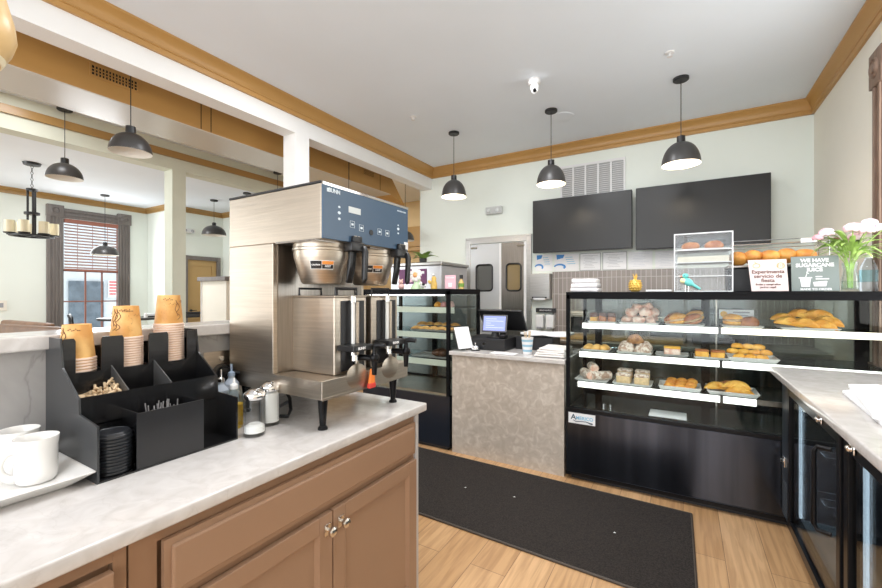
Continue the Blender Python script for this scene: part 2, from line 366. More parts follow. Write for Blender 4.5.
# side window on the right wall (brown carved casing)
w = thing('window_1', None, None, (1.08, 2.85, 1.0)); w['kind'] = 'structure'
b = B(); b.box(1.045, 1.10, 3.49, 3.65, 0.95, 2.72, 0.006); b.box(1.03, 1.05, 3.515, 3.54, 0.95, 2.72, 0.004); b.box(1.03, 1.05, 3.60, 3.625, 0.95, 2.72, 0.004)
b.box(1.045, 1.10, 2.20, 2.36, 0.95, 2.72, 0.006); b.box(1.045, 1.10, 2.36, 3.49, 2.70, 2.88, 0.006)
b.box(1.03, 1.12, 2.15, 3.70, 0.90, 0.96, 0.006)
b.build('casing', wood_br, w)
for y in (3.57, 2.28):
    B().box(1.025, 1.09, y-0.095, y+0.095, 2.70, 2.92, 0.006).lathe([(0, 0.015), (0.03, 0.013), (0.035, 0.004), (0.05, 0.004), (0.055, 0.012), (0.065, 0.0)], (1.025, y, 2.81), 20, Matrix.Rotation(-PI/2, 4, 'Y')).build('rosette_block', wood_br, w, True)
b = B(); b.box(1.10, 1.15, 2.36, 2.42, 1.0, 2.7); b.box(1.10, 1.15, 3.43, 3.49, 1.0, 2.7); b.box(1.10, 1.15, 2.42, 3.43, 1.0, 1.06); b.box(1.10, 1.15, 2.42, 3.43, 1.82, 1.88); b.box(1.10, 1.15, 2.42, 3.43, 2.64, 2.7)
b.build('sash', wood_br, w)
B().box(1.12, 1.13, 2.42, 3.43, 1.06, 2.64).build('pane', glass, w)
# shop-front panes
w = thing('window_3', None, None, (0, -2.5, 0.5)); w['kind'] = 'structure'
b = B()
for x0, x1 in ((-3.1, 1.08), (-8.9, -6.9)):
    n = 4
    for i in range(n+1): xx = x0+(x1-x0)*i/n; b.box(xx-0.03, xx+0.03, -2.56, -2.5, 0.5, 2.95)
    b.box(x0, x1, -2.56, -2.5, 2.2, 2.25)
b.build('mullion_frame', wood_br, w)

# dining window with blind
w = thing('window_2', None, None, (-9.1, 3.09, 0.75)); w['kind'] = 'structure'
b = B()
for y0, y1 in ((2.475, 2.69), (3.47, 3.66)):
    b.box(-9.1, -9.05, y0, y1, 0.0, 2.72, 0.008)
    for q in (0.03, 0.075, 0.12, 0.165): b.box(-9.055, -9.035, y0+q-0.008, y0+q+0.008, 0, 2.72, 0.004)
b.box(-9.1, -9.05, 2.69, 3.47, 2.70, 2.86, 0.008); b.box(-9.06, -9.03, 2.69, 3.50, 2.74, 2.77, 0.004); b.box(-9.06, -9.03, 2.69, 3.50, 2.80, 2.83, 0.004)
b.build('casing', wood_dk, w)
for y in (2.58, 3.565):
    B().box(-9.1, -9.03, y-0.11, y+0.11, 2.70, 2.90, 0.008).lathe([(0, 0.012), (0.025, 0.012), (0.03, 0.002), (0.045, 0.003), (0.05, 0.012), (0.06, 0)], (-9.03, y, 2.80), 20, Matrix.Rotation(PI/2, 4, 'Y')).build('rosette_block', wood_dk, w, True)
b = B(); b.box(-9.17, -9.12, 2.66, 2.70, 0.75, 2.7); b.box(-9.17, -9.12, 3.48, 3.52, 0.75, 2.7); b.box(-9.17, -9.12, 2.7, 3.48, 1.79, 1.83); b.box(-9.16, -9.13, 3.0, 3.02, 0.75, 1.79); b.box(-9.16, -9.13, 3.24, 3.26, 0.75, 1.79); b.box(-9.17, -9.12, 2.7, 3.48, 1.26, 1.28)
b.build('sash', blind_m, w)
B().box(-9.15, -9.145, 2.7, 3.48, 0.75, 2.7).build('pane', glass, w)
# venetian blind
bl = thing('window_blind', 'reddish brown venetian blind half lowered in the dining room window', 'blind', (-9.09, 3.09, 1.80))
B().box(-9.10, -9.06, 2.70, 3.49, 2.62, 2.69, 0.004).build('head_rail', blind_m, bl)
B().box(-9.10, -9.07, 2.70, 3.49, 1.80, 1.835, 0.003).build('bottom_rail', blind_m, bl)
for i in range(15):
    z = 2.585-i*0.052
    B().box(-0.02, 0.02, 2.705, 3.465, -0.004, 0.004).xf(Matrix.Translation((-9.08, 0, z)) @ Matrix.Rotation(R(30), 4, 'Y')).build('slat', slat_m, bl)
for y in (2.88, 3.09, 3.31): B().cyl((-9.075, y, 1.82), (-9.075, y, 2.64), 0.004, seg=6).build('ladder_cord', blind_m, bl)
# across the street
bo = thing('street_building', 'pale building with grey shutter and red lettered notice seen through dining window', 'building', (-14, 4.6, 0))
B().box(-14.2, -14.0, 2.6, 7.5, -0.5, 5).build('facade', mat('pale_facade', (0.75, 0.75, 0.78), 0.8, var=0.08), bo)
B().box(-13.99, -13.94, 4.25, 5.0, -0.2, 1.75).build('roller_shutter', mat('slate_shutter', (0.17, 0.20, 0.24), 0.5, var=0.3, scale=5), bo)
b = B(); b.box(-13.99, -13.95, 5.1, 5.4, 1.30, 1.80)
nt = b.build('notice', paper, bo)
b = B()
for i, wd in enumerate((0.24, 0.18, 0.24, 0.22, 0.15)): b.box(-13.95, -13.945, 5.13, 5.13+wd, 1.72-i*0.085, 1.76-i*0.085)
b.build('notice_lettering', mat('red_print', (0.7, 0.08, 0.09), 0.6), nt)

# back door of the dining room
d = thing('door_1', None, None, (-8.27, 4.58, 0)); d['kind'] = 'structure'
b = B(); b.box(-8.29, -8.24, 4.22, 4.29, 0, 2.15, 0.004); b.box(-8.29, -8.24, 4.87, 4.94, 0, 2.15, 0.004); b.box(-8.29, -8.242, 4.29, 4.87, 2.07, 2.148)
b.build('frame', wood_dk, d)
b = B(); b.box(-8.33, -8.30, 4.29, 4.87, 0, 2.07); b.box(-8.30, -8.285, 4.29, 4.38, 0, 2.07); b.box(-8.30, -8.285, 4.78, 4.87, 0, 2.07); b.box(-8.30, -8.285, 4.38, 4.78, 1.96, 2.07); b.box(-8.30, -8.285, 4.38, 4.78, 0.9, 1.02); b.box(-8.30, -8.285, 4.38, 4.78, 0, 0.2)
b.build('leaf', mat('tan_door_paint', (0.48, 0.31, 0.12), 0.4), d)
B().cyl((-8.285, 4.36, 1.08), (-8.25, 4.36, 1.08), 0.02).cyl((-8.25, 4.36, 1.08), (-8.25, 4.46, 1.08), 0.008).build('lever', black_mt, d, True)

# ------------------------------------------------------------------ kitchen swing doors
d = thing('door_2', None, None, (-2.18, 5.2, 0)); d['kind'] = 'structure'
b = B(); b.box(-2.66, -2.585, 5.16, 5.21, 0, 2.16, 0.004); b.box(-1.765, -1.70, 5.16, 5.21, 0, 2.16, 0.004); b.box(-2.66, -1.70, 5.16, 5.21, 2.161, 2.225-0.04, 0.002); b.box(-2.585, -1.765, 5.162, 5.21, 2.10, 2.161)
b.build('frame', steel_n, d)
def swing(x0, x1, m, nm, y):
    b = B(); wx0 = x0+(x1-x0)*0.22; wx1 = x1-(x1-x0)*0.24
    b.box(x0, wx0, y, y+0.03, 0.02, 2.09); b.box(wx1, x1, y, y+0.03, 0.02, 2.09); b.box(wx0, wx1, y, y+0.03, 0.02, 1.45); b.box(wx0, wx1, y, y+0.03, 1.80, 2.09)
    lf = b.build(nm, m, d)
    g = B(); c = []
    for cx_, cz_, a0 in ((wx1-0.04, 1.76, 0), (wx0+0.04, 1.76, 90), (wx0+0.04, 1.49, 180), (wx1-0.04, 1.49, 270)):
        for k in range(5): a = R(a0+k*22.5); c.append((cx_+0.045*math.cos(a), y-0.004, cz_+0.045*math.sin(a)))
    g.tube(c, 0.011, 8, True); g.build('gasket', black_pl, lf, True)
    B().box(wx0, wx1, y+0.012, y+0.016, 1.45, 1.80).build('pane', mat('dim_kitchen_pane', (0.13, 0.13, 0.125), 0.12, spec=0.8) if x0 < -2.3 else mat('amber_kitchen_pane', (0.26, 0.19, 0.09), 0.15, spec=0.8), lf)
swing(-2.585, -2.15, mat('pale_door_laminate', (0.60, 0.61, 0.62), 0.3, 0.3), 'leaf', 5.17)
swing(-2.12, -1.765, steel_dark, 'leaf', 5.175)
B().box(-2.15, -2.12, 5.168, 5.19, 0.02, 2.09).box(-1.80, -1.765, 5.160, 5.176, 0.02, 2.09).build('edge_strip', white_pl, d)
for x in (-2.52, -1.84): B().box(x-0.05, x+0.05, 5.155, 5.17, 2.03, 2.055, 0.003).build('hinge', chrome, d)
# tile wainscot of the back wall
struct('trim_10', B().box(-1.43, 1.08, 5.18, 5.2, 0.6, 1.68), tile_m)

# ------------------------------------------------------------------ left run: cabinets, worktop, splash wall and ledge
struct('wall_low', B().box(-1.80, -1.646, -1.2, 1.55, 0, 1.235), splash_m)
struct('trim_12', B().box(-1.83, -1.615, -1.2, 1.57, 1.235, 1.278, 0.005), counter_m)
CT = 0.914
b = B(); b.box(-1.645, -0.985, -0.9, 1.537, CT-0.035, CT, 0.006, 3)
tag(b.build('worktop', counter_m, None, True), 'long pale quartz worktop with faint veins on the brown cabinets', 'worktop')

def raised_front(y0, y1, z0, z1, name, par, shaker=True):
    b = B(); x = -1.008
    if shaker:
        f = 0.055
        b.box(x, x+0.02, y0, y0+f, z0, z1, 0.002); b.box(x, x+0.02, y1-f, y1, z0, z1, 0.002); b.box(x, x+0.02, y0+f, y1-f, z1-f, z1, 0.002); b.box(x, x+0.02, y0+f, y1-f, z0, z0+f, 0.002)
        b.box(x, x+0.008, y0+f-0.002, y1-f+0.002, z0+f-0.002, z1-f+0.002)
        b.prism([(x+0.008, y0+f), (x+0.018, y0+f), (x+0.008, y0+f+0.012)], 'z', z0+f, z1-f)
        b.prism([(x+0.008, y1-f), (x+0.018, y1-f), (x+0.008, y1-f-0.012)], 'z', z0+f, z1-f)
    else:
        b.box(x, x+0.012, y0, y1, z0, z1)
        t = 0.014
        for (ya, yb, za, zb) in ((y0+t, y1-t, z0+t, z1-t),): b.box(x+0.010, x+0.022, ya, yb, za, zb, 0.006, 2)
    return b.build(name, cab_m, par)
def knob(y, z, par):
    k = B().box(-0.988, -0.984, y-0.014, y+0.014, z-0.018, z+0.018, 0.001).build('knob', nickel, par)
    B().lathe([(0, 0.032), (0.010, 0.031), (0.0155, 0.026), (0.0165, 0.02), (0.013, 0.013), (0.006, 0.010), (0.006, 0), (0, 0)], (-0.984, y, z), 20, Matrix.Rotation(PI/2, 4, 'Y')).build('knob_head', nickel, k, True)
def base_cabinet(y0, y1, label, knobs, end=False):
    c = thing('base_cabinet', label, 'cabinet', (-1.3, (y0+y1)/2, 0))
    b = B(); b.box(-1.60, -1.035, y0+0.001, y1-0.001, 0.10, 0.875); b.box(-1.60, -1.09, y0+0.001, y1-0.001, 0.0, 0.10)
    b.build('carcass', cab_dark, c)
    b = B(); b.box(-1.036, -1.012, y0+0.001, y0+0.055, 0.10, 0.876); b.box(-1.036, -1.012, y1-0.025, y1-0.001, 0.10, 0.876); b.box(-1.036, -1.013, y0+0.055, y1-0.025, 0.846, 0.876); b.box(-1.036, -1.013, y0+0.055, y1-0.025, 0.682, 0.715)
    b.build('face_frame', cab_dark, c)
    if end: B().box(-1.60, -1.003, y1, y1+0.022, 0.0, 0.878).build('end_panel', panel_m, c)
    return c
c1 = base_cabinet(0.405, 1.472, 'taupe painted base cabinet with wide drawer front and two knobbed doors under the worktop', True, True)
raised_front(0.467, 1.458, 0.713, 0.848, 'drawer', c1, False)
d1 = raised_front(0.467, 0.968, 0.12, 0.690, 'door', c1); d2 = raised_front(0.973, 1.458, 0.12, 0.690, 'door', c1)
knob(0.945, 0.640, d1); knob(1.005, 0.640, d2)
c2 = base_cabinet(-0.9, 0.403, 'taupe painted base cabinet at the bottom left edge with only its door top showing', False)
raised_front(-0.55, 0.372, 0.12, 0.838, 'door', c2)

# ------------------------------------------------------------------ cup and lid organizer
og = thing('cup_organizer', 'black acrylic cup and lid organizer with stepped sides against the grey marble splash', 'organizer', (-1.46, 0.65, CT))
sp = [(-1.640, CT), (-1.283, CT), (-1.283, 1.061), (-1.396, 1.075), (-1.400, 1.115), (-1.515, 1.190), (-1.530, 1.272), (-1.640, 1.272)]
sp2 = [(-1.640, CT), (-1.283, CT), (-1.283, 1.055), (-1.396, 1.060), (-1.400, 1.115), (-1.515, 1.190), (-1.530, 1.272), (-1.640, 1.272)]
Y0, Y1 = 0.446, 0.828
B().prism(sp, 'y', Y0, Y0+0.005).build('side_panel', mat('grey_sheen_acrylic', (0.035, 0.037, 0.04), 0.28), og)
B().prism(sp2, 'y', Y1-0.005, Y1).build('side_panel', black_ac, og)
B().box(-1.640, -1.636, Y0+0.005, Y1-0.005, CT, 1.272).build('back_panel', black_ac, og)
B().box(-1.636, -1.283, Y0+0.005, Y1-0.005, CT, CT+0.005).build('base', black_ac, og)
B().box(-1.404, -1.400, Y0+0.005, Y1-0.005, CT+0.005, 1.118).build('middle_riser', black_ac, og)
# cup wall with three open slots
b = B()
def tooth(a, c): b.prism([(a, 1.15), (c, 1.15), (c, 1.262), (c-0.004, 1.270), (a+0.004, 1.270), (a, 1.262)], 'x', -1.527, -1.523)
tooth(0.451, 0.479); tooth(0.540, 0.598); tooth(0.668, 0.728); tooth(0.790, 0.822); b.box(-1.5265, -1.5235, 0.451, 0.822, 1.09, 1.168)
b.build('cup_front_wall', black_ac, og)
b = B(); b.prism([(-1.636, 1.165), (-1.527, 1.165), (-1.527, 1.160), (-1.636, 1.160)], 'y', Y0+0.005, Y1-0.005); b.build('cup_shelf', black_ac, og)
B().prism([(-1.527, 1.085), (-1.400, 1.040), (-1.400, 1.036), (-1.527, 1.081)], 'y', Y0+0.005, Y1-0.005).build('bin_floor', black_ac, og)
for y in (0.566, 0.684):
    B().prism([(-1.636, 1.165), (-1.524, 1.165), (-1.524, 1.18), (-1.410, 1.118), (-1.404, 1.105), (-1.404, 1.05), (-1.53, 1.09), (-1.636, 1.09)], 'y', y-0.0015, y+0.0015).build('divider', mat('dark_grey_acrylic', (0.06, 0.06, 0.06), 0.3), og)  # dividers in dark grey, a little paler than the black panels
# front box for straws
b = B(); b.box(-1.289, -1.285, 0.535, 0.716, CT+0.005, 1.072)
b.build('straw_box_front', mat('satin_black_acrylic', (0.022, 0.022, 0.024), 0.28), og)
for y in (0.546, 0.711): B().box(-1.400, -1.289, y, y+0.003, CT+0.005, 1.068).build('straw_box_side', black_ac, og)

# one kraft cup, upside down: rim at the bottom
def make_cup():
    r = thing('paper_cup', 'x', 'cup', (0, 0, 0), 'kraft paper cups stacked upside down in the organizer')
    H = 0.108
    B().lathe([(0.0435, 0.006), (0.0435, 0.008), (0.0345, H-0.004), (0.0338, H-0.001), (0.032, H-0.006), (0.0, H-0.006)], (0, 0, 0), 28).build('cup_wall', kraft, r, True)
    B().lathe([(0.0430, 0.008), (0.0465, 0.0065), (0.0470, 0.003), (0.0455, 0.0008), (0.0425, 0.001)], (0, 0, 0), 28).build('rolled_rim', rim_m, r, True)
    return r
cup0 = make_cup(); first = True
stacks = [('left stack', 0.500, 5, 0.0088), ('middle stack', 0.627, 12, 0.0080), ('right stack', 0.757, 16, 0.0082)]
for nm, y, n, st in stacks:
    for i in range(n):
        o = cup0 if first else copy_tree(cup0); first = False
        o.location = (-1.580, y, 1.166+(n-1-i)*st); o.rotation_euler = (0, 0, random.uniform(-3, 3))
        o['label'] = 'upside down kraft cup, %s in the %s of cups' % (from_top(i, n), nm)
        if i == 0:
            top = o
            # printed line drawing near the base of the topmost cup, on its wall
            z0 = 0.0
            def on(a, z, k=0.0004): rr = 0.0435-(z-0.008)/0.096*0.009+k; a -= o.rotation_euler.z; return (rr*math.cos(a), rr*math.sin(a), z)
            b = B(); aa = -0.62
            if nm != 'right stack':
                b.tube([on(aa-0.75+0.10*math.sin(t*0.9), 0.098-t*0.0062) for t in range(10)], 0.0010, 5)
                b.tube([on(aa-0.75+0.35*math.sin(t*PI/8), 0.092-t*0.0045) for t in range(9)], 0.0011, 5)
                b.tube([on(aa-0.70+0.30*math.sin(t*PI/6), 0.050-t*0.0035) for t in range(7)], 0.0010, 5)
            for k in range(7): p = on(aa-0.25+k*0.12, 0.092+0.003*math.sin(k*2)); b.sph(p, 0.0017, 6, 4)
            b.build('printed_flourish', ink, o, world=False)
# black lids
lid0 = thing('cup_cover', 'x', 'lid', (0, 0, 0), 'black lids stacked in the organizer')
B().lathe([(0.040, 0), (0.0415, 0.002), (0.041, 0.0065), (0.0385, 0.008), (0.0375, 0.012), (0.035, 0.0145), (0.0335, 0.0125), (0.0, 0.011)], (0, 0, 0), 32).xf(Matrix.Diagonal((1.08, 1.08, 1, 1))).build('lid_shell', lid_m, lid0, True)
n = 12
for i in range(n):
    o = lid0 if i == 0 else copy_tree(lid0)
    o.location = (-1.337+random.uniform(-.001, .001), 0.499+random.uniform(-.0012, .0012), CT+0.006+(n-1-i)*0.0085)
    o['label'] = 'black cup lid, %s of the lid stack in the organizer' % from_top(i, n)
# pale wooden sticks jumbled in the left bin, black stirrers in the front box
b = B()
for k in range(150):
    x = random.uniform(-1.515, -1.412); y = random.uniform(0.455, 0.575); h = 1.055+(-1.40-x)*0.30+0.05*math.exp(-((y-0.545)/0.03)**2)*random.uniform(.5, 1)+random.uniform(0, .012)
    dx, dy, dz = random.uniform(-1, 1), random.uniform(-1, 1), random.uniform(0.1, 1.6); v = Vector((dx, dy, dz)).normalized()*0.008
    b.cyl(Vector((x, y, h))-v, Vector((x, y, h))+v, 0.0035, seg=6)
b.prism([(-1.52, 1.09), (-1.41, 1.045), (-1.41, 1.06), (-1.52, 1.105)], 'y', 0.453, 0.58)
tag(b.build('sugar_sticks', wood_lt), 'jumble of pale beige sticks heaped in the left bin of the organizer', 'sticks', kind='stuff')
b = B()
for k in range(26):
    x = random.uniform(-1.39, -1.30); y = random.uniform(0.60, 0.68)
    b.cyl((x, y, CT+0.006), (x+random.uniform(-.006, .006), y+random.uniform(-.02, .02), 1.066+random.uniform(-.004, .009)), 0.0016, seg=6)
tag(b.build('coffee_stirrers', mat('grey_stirrer', (0.28, 0.27, 0.27), 0.4)), 'bundle of thin dark coffee stirrers standing in the front box of the organizer', 'stirrers', kind='stuff')

# ------------------------------------------------------------------ plate and mugs
pl = thing('serving_plate', 'square white porcelain plate with slanted rim under the mugs', 'plate', (-1.49, 0.31, CT))
M = Matrix.Translation((-1.468, 0.262, CT))
def sq(h, z): return [(h, h, z), (-h, h, z), (-h, -h, z), (h, -h, z)]
def square_dish(levels):
    t = B(); bm = t.bm; rings = [[bm.verts.new(p) for p in sq(h, z)] for h, z in levels]
    bm.faces.new(rings[0][::-1]); bm.faces.new(rings[-1])
    for a, c in zip(rings, rings[1:]):
        for i in range(4): bm.faces.new((a[i], a[(i+1) % 4], c[(i+1) % 4], c[i]))
    bmesh.ops.bevel(bm, geom=[e for e in bm.edges], offset=0.0015, segments=2, affect='EDGES'); return t
square_dish([(0.135, 0), (0.145, 0.006), (0.185, 0.034), (0.181, 0.036), (0.135, 0.010)]).xf(M).build('dish', porcelain, pl, False)
def mug(x, y, z, rz, label, dz=0):
    m = thing('coffee_mug', label, 'mug', (x, y, z), 'white mugs on the square plate', rz)
    B().lathe([(0, 0.001), (0.040, 0.0), (0.046, 0.006), (0.0475, 0.02), (0.0465, 0.045), (0.0475, 0.07), (0.0500, 0.086), (0.0495, 0.0885), (0.0475, 0.087), (0.044, 0.06), (0.042, 0.015), (0, 0.010)], (0, 0, 0), 40).xf(Matrix.Diagonal((0.88, 0.88, 1.26, 1))).build('cup_body', porcelain, m, True, world=False)
    pts = []
    for k in range(13):
        t = k/12; a = -PI*0.52+t*PI*1.04; pts.append((0.044+0.030*math.cos(a), 0, 0.042+0.029*math.sin(a)-0.004))
    B().tube(pts, [0.0075+0.0015*abs(math.sin(PI*(i/12)*1.0-PI/2)) for i in range(13)], 10).xf(Matrix.Diagonal((0.88, 0.88, 1.26, 1))).build('handle', porcelain, m, True, world=False)
mug(-1.418, 0.368, CT+0.0115, R(-112), 'white porcelain mug with looped handle, nearer of the two on the plate')
mug(-1.535, 0.362, CT+0.0115, R(-125), 'white porcelain mug behind the nearer mug on the square plate')

# ------------------------------------------------------------------ sugar shakers, honey, outlet
def shaker(x, y, fill, label, wide=1.0):
    s = thing('sugar_shaker', label, 'shaker', (x, y, CT), 'glass sugar shakers beside the coffee machine')
    rib = lambda t: 1+0.035*abs(math.sin(t*PI*10))
    B().lathe([(0, 0), (0.033, 0), (0.036, 0.006), (0.035, 0.018), (0.0335, 0.12), (0.032, 0.128), (0.0305, 0.128), (0.032, 0.118), (0.0335, 0.018), (0.0, 0.012)], (x, y, CT), 60, wob=rib).build('glass_jar', glassy('jar_glass', (0.985, 0.99, 0.99), 0.12) if 'jar_glass' not in MATS else MATS['jar_glass'], s, True)
    B().lathe([(0, 0.0125), (0.0325, 0.0125), (0.032, fill), (0.02, fill+0.008), (0, fill+0.003)], (x, y, CT), 32).build('sugar', sugar_m, s, True)
    l = B().lathe([(0.034, 0.126), (0.0355, 0.128), (0.0355, 0.142), (0.033, 0.146), (0.018, 0.158), (0, 0.161)], (x, y, CT), 32).build('lid', chrome, s, True)
    B().prism([(x-0.012, y-0.006), (x+0.020, y-0.006), (x+0.020, y+0.006), (x-0.012, y+0.006)], 'z', CT+0.158, CT+0.162, 0.001).build('flap', chrome, l)
shaker(-1.272, 0.882, 0.032, 'glass sugar shaker nearly empty with metal lid, nearest the worktop edge')
shaker(-1.330, 0.985, 0.118, 'glass sugar shaker full of white sugar behind the nearly empty one')
hb = thing('syrup_bottle', 'small squeeze bottle of yellow syrup behind the sugar shakers', 'bottle', (-1.41, 0.895, CT))
B().lathe([(0, 0), (0.028, 0), (0.030, 0.01), (0.030, 0.085), (0, 0.085)], (-1.41, 0.895, CT), 24).build('yellow_syrup', yellow_m, hb, True)
B().lathe([(0.0305, 0.0), (0.031, 0.12), (0.018, 0.14), (0.012, 0.145), (0.0115, 0.14), (0.030, 0.118), (0.030, 0.0)], (-1.41, 0.895, CT), 24).build('bottle_wall', glass, hb, True)
B().lathe([(0.014, 0.14), (0.014, 0.155), (0.005, 0.162), (0.003, 0.18), (0, 0.18)], (-1.41, 0.895, CT), 16).build('nozzle', white_pl, hb, True)
for i, (x, y, h) in enumerate(((-1.50, 0.90, 0.155), (-1.53, 0.96, 0.165))):
    g = thing('squeeze_bottle', ['clear squeeze bottle with chrome tip between organizer and outlet', 'clear pump bottle under the black plug on the splash'][i], 'bottle', (x, y, CT))
    B().lathe([(0, 0), (0.027, 0), (0.028, h-0.03), (0.012, h-0.01), (0.012, h), (0, h)], (x, y, CT), 20).build('bottle_wall', mat('frosted_bottle', (0.45, 0.52, 0.62), 0.15, coat=0.5), g, True)
    B().lathe([(0.013, h), (0.013, h+0.012), (0.004, h+0.018), (0.004, h+0.045), (0, h+0.045)], (x, y, CT), 14).build('tip', chrome if i == 0 else mat('pale_blue_cap', (0.35, 0.45, 0.6), 0.3), g, True)
ot = thing('power_outlet', 'steel outlet plate with large round black plug on the marble splash', 'outlet', (-1.645, 0.99, 1.06))
B().box(-1.645, -1.641, 0.915, 1.10, 0.96, 1.165, 0.001).build('plate', steel, ot)
B().cyl((-1.641, 0.985, 1.07), (-1.615, 0.985, 1.07), 0.042, 0.040, 28).build('socket', black_pl, ot, True)
pg = B().cyl((-1.615, 0.985, 1.07), (-1.565, 0.985, 1.065), 0.033, 0.030, 24).tube([(-1.59, 0.985, 1.06), (-1.57, 0.985, 1.02), (-1.57, 0.985, 0.98)], 0.018, 12).build('plug', black_gl, ot, True)
B().cyl((-1.641, 0.985, 1.135), (-1.632, 0.985, 1.135), 0.010, seg=14).build('screw', chrome, ot, True)

# ------------------------------------------------------------------ twin coffee brewer
mx0, mx1, my0, my1 = -1.612, -1.074, 1.003, 1.512
mc = thing('coffee_brewer', 'large twin stainless coffee brewer with blue control panel standing on the worktop', 'coffee machine', ((mx0+mx1)/2, (my0+my1)/2, CT))
b = B()
b.prism([(my0, 1.030), (my1, 1.030), (my1, 1.097), (my0, 1.097)], 'x', mx0, mx1, 0.002)
b.box(mx1-0.003, mx1+0.002, my0+0.002, my1-0.002, 1.028, 1.036)
b.build('base_tray', steel, mc)
for y in (1.178, 1.385):
    b = B(); b.lathe([(0, -0.002), (0.042, -0.002), (0.046, 0.0), (0.04, 0.002), (0, 0.002)], (-1.074, y, 1.088), 24, Matrix.Rotation(PI/2, 4, 'Y') @ Matrix.Diagonal((1.0, 1.25, 1.2, 1)))
    b.build('drip_guard', steel, mc, True)
# rear tower and head
B().box(mx0, -1.335, my0, my1, 1.097, 1.592, 0.002).build('tower', steel, mc)
B().box(-1.336, -1.331, my0+0.02, my1-0.02, 1.10, 1.59).build('tower_face', steel_dark, mc)
b = B(); b.prism([(mx0, 1.592), (mx1-0.004, 1.592), (mx1-0.004, 1.786), (mx0, 1.786)], 'y', my0, my1, 0.002); b.build('head', steel, mc)
B().box(mx0-0.002, mx1-0.004, my0-0.002, my1+0.002, 1.787, 1.795, 0.002).build('top_cover', black_mt, mc)
cp = B().box(mx1-0.004, mx1+0.003, my0+0.001, my1-0.001, 1.594, 1.786, 0.002).build('control_panel', blue_panel, mc)
B().box(mx1-0.004, mx1+0.0045, my0, my1, 1.781, 1.790).build('panel_edge', chrome, cp)
px = mx1+0.0035
B().box(px-0.002, px+0.001, 1.130, 1.195, 1.704, 1.727).build('display', mat('pale_display', (0.62, 0.66, 0.66), 0.3), cp)
t = B(); t.text('BUNN', 0.020, (px, 1.058, 1.766), '+x', 0.0006); t.text('INFUSION SERIES', 0.0085, (px, 1.462, 1.763), '+x'); t.box(px, px+0.0006, 1.022, 1.034, 1.759, 1.772)
for y, z, s in ((1.082, 1.715, 0.006), (1.082, 1.694, 0.008), (1.082, 1.672, 0.007), (1.437, 1.700, 0.005), (1.437, 1.684, 0.009), (1.437, 1.665, 0.006)): t.sph((px, y, z), (0.0006, s, s*0.7), 10, 6)
for y, z in ((1.150, 1.662), (1.200, 1.655), (1.310, 1.655), (1.360, 1.655)):
    r_ = 0.014; t.tube([(px, y+r_*math.cos(a*PI/2+PI/4)*1.2, z+r_*math.sin(a*PI/2+PI/4)*1.2) for a in range(4)], 0.0009, 5, True); t.box(px, px+0.0006, y-0.006, y+0.006, z-0.004, z+0.004)
t.build('panel_marks', mat('panel_print', (0.70, 0.78, 0.84), 0.4), cp)
B().cyl((px-0.001, 1.257, 1.645), (px+0.002, 1.257, 1.645), 0.011, seg=20).build('stop_button', black_pl, cp)
B().box(px, px+0.001, 1.480, 1.510, 1.600, 1.632).build('sticker', white_pl, cp)
for i, (x, y) in enumerate(((-1.115, 1.045), (-1.125, 1.470), (-1.56, 1.045), (-1.56, 1.470))):
    lg = B().cyl((x, y, CT+0.012), (x, y, 1.030), 0.011, 0.019, 20).lathe([(0, 0), (0.018, 0), (0.018, 0.006), (0.013, 0.012), (0, 0.012)], (x, y, CT), 20)
    lg.build('leg', black_gl, mc, True)
B().tube([(-1.565, 0.99, 1.085), (-1.50, 1.05, 1.07), (-1.40, 1.10, 1.03), (-1.36, 1.10, 0.98), (-1.33, 1.08, 0.945), (-1.32, 1.06, 0.926), (-1.36, 1.03, 0.926), (-1.42, 1.05, 0.925), (-1.50, 1.2, 0.925)], 0.007, 8).build('power_cord', black_pl, mc, True)
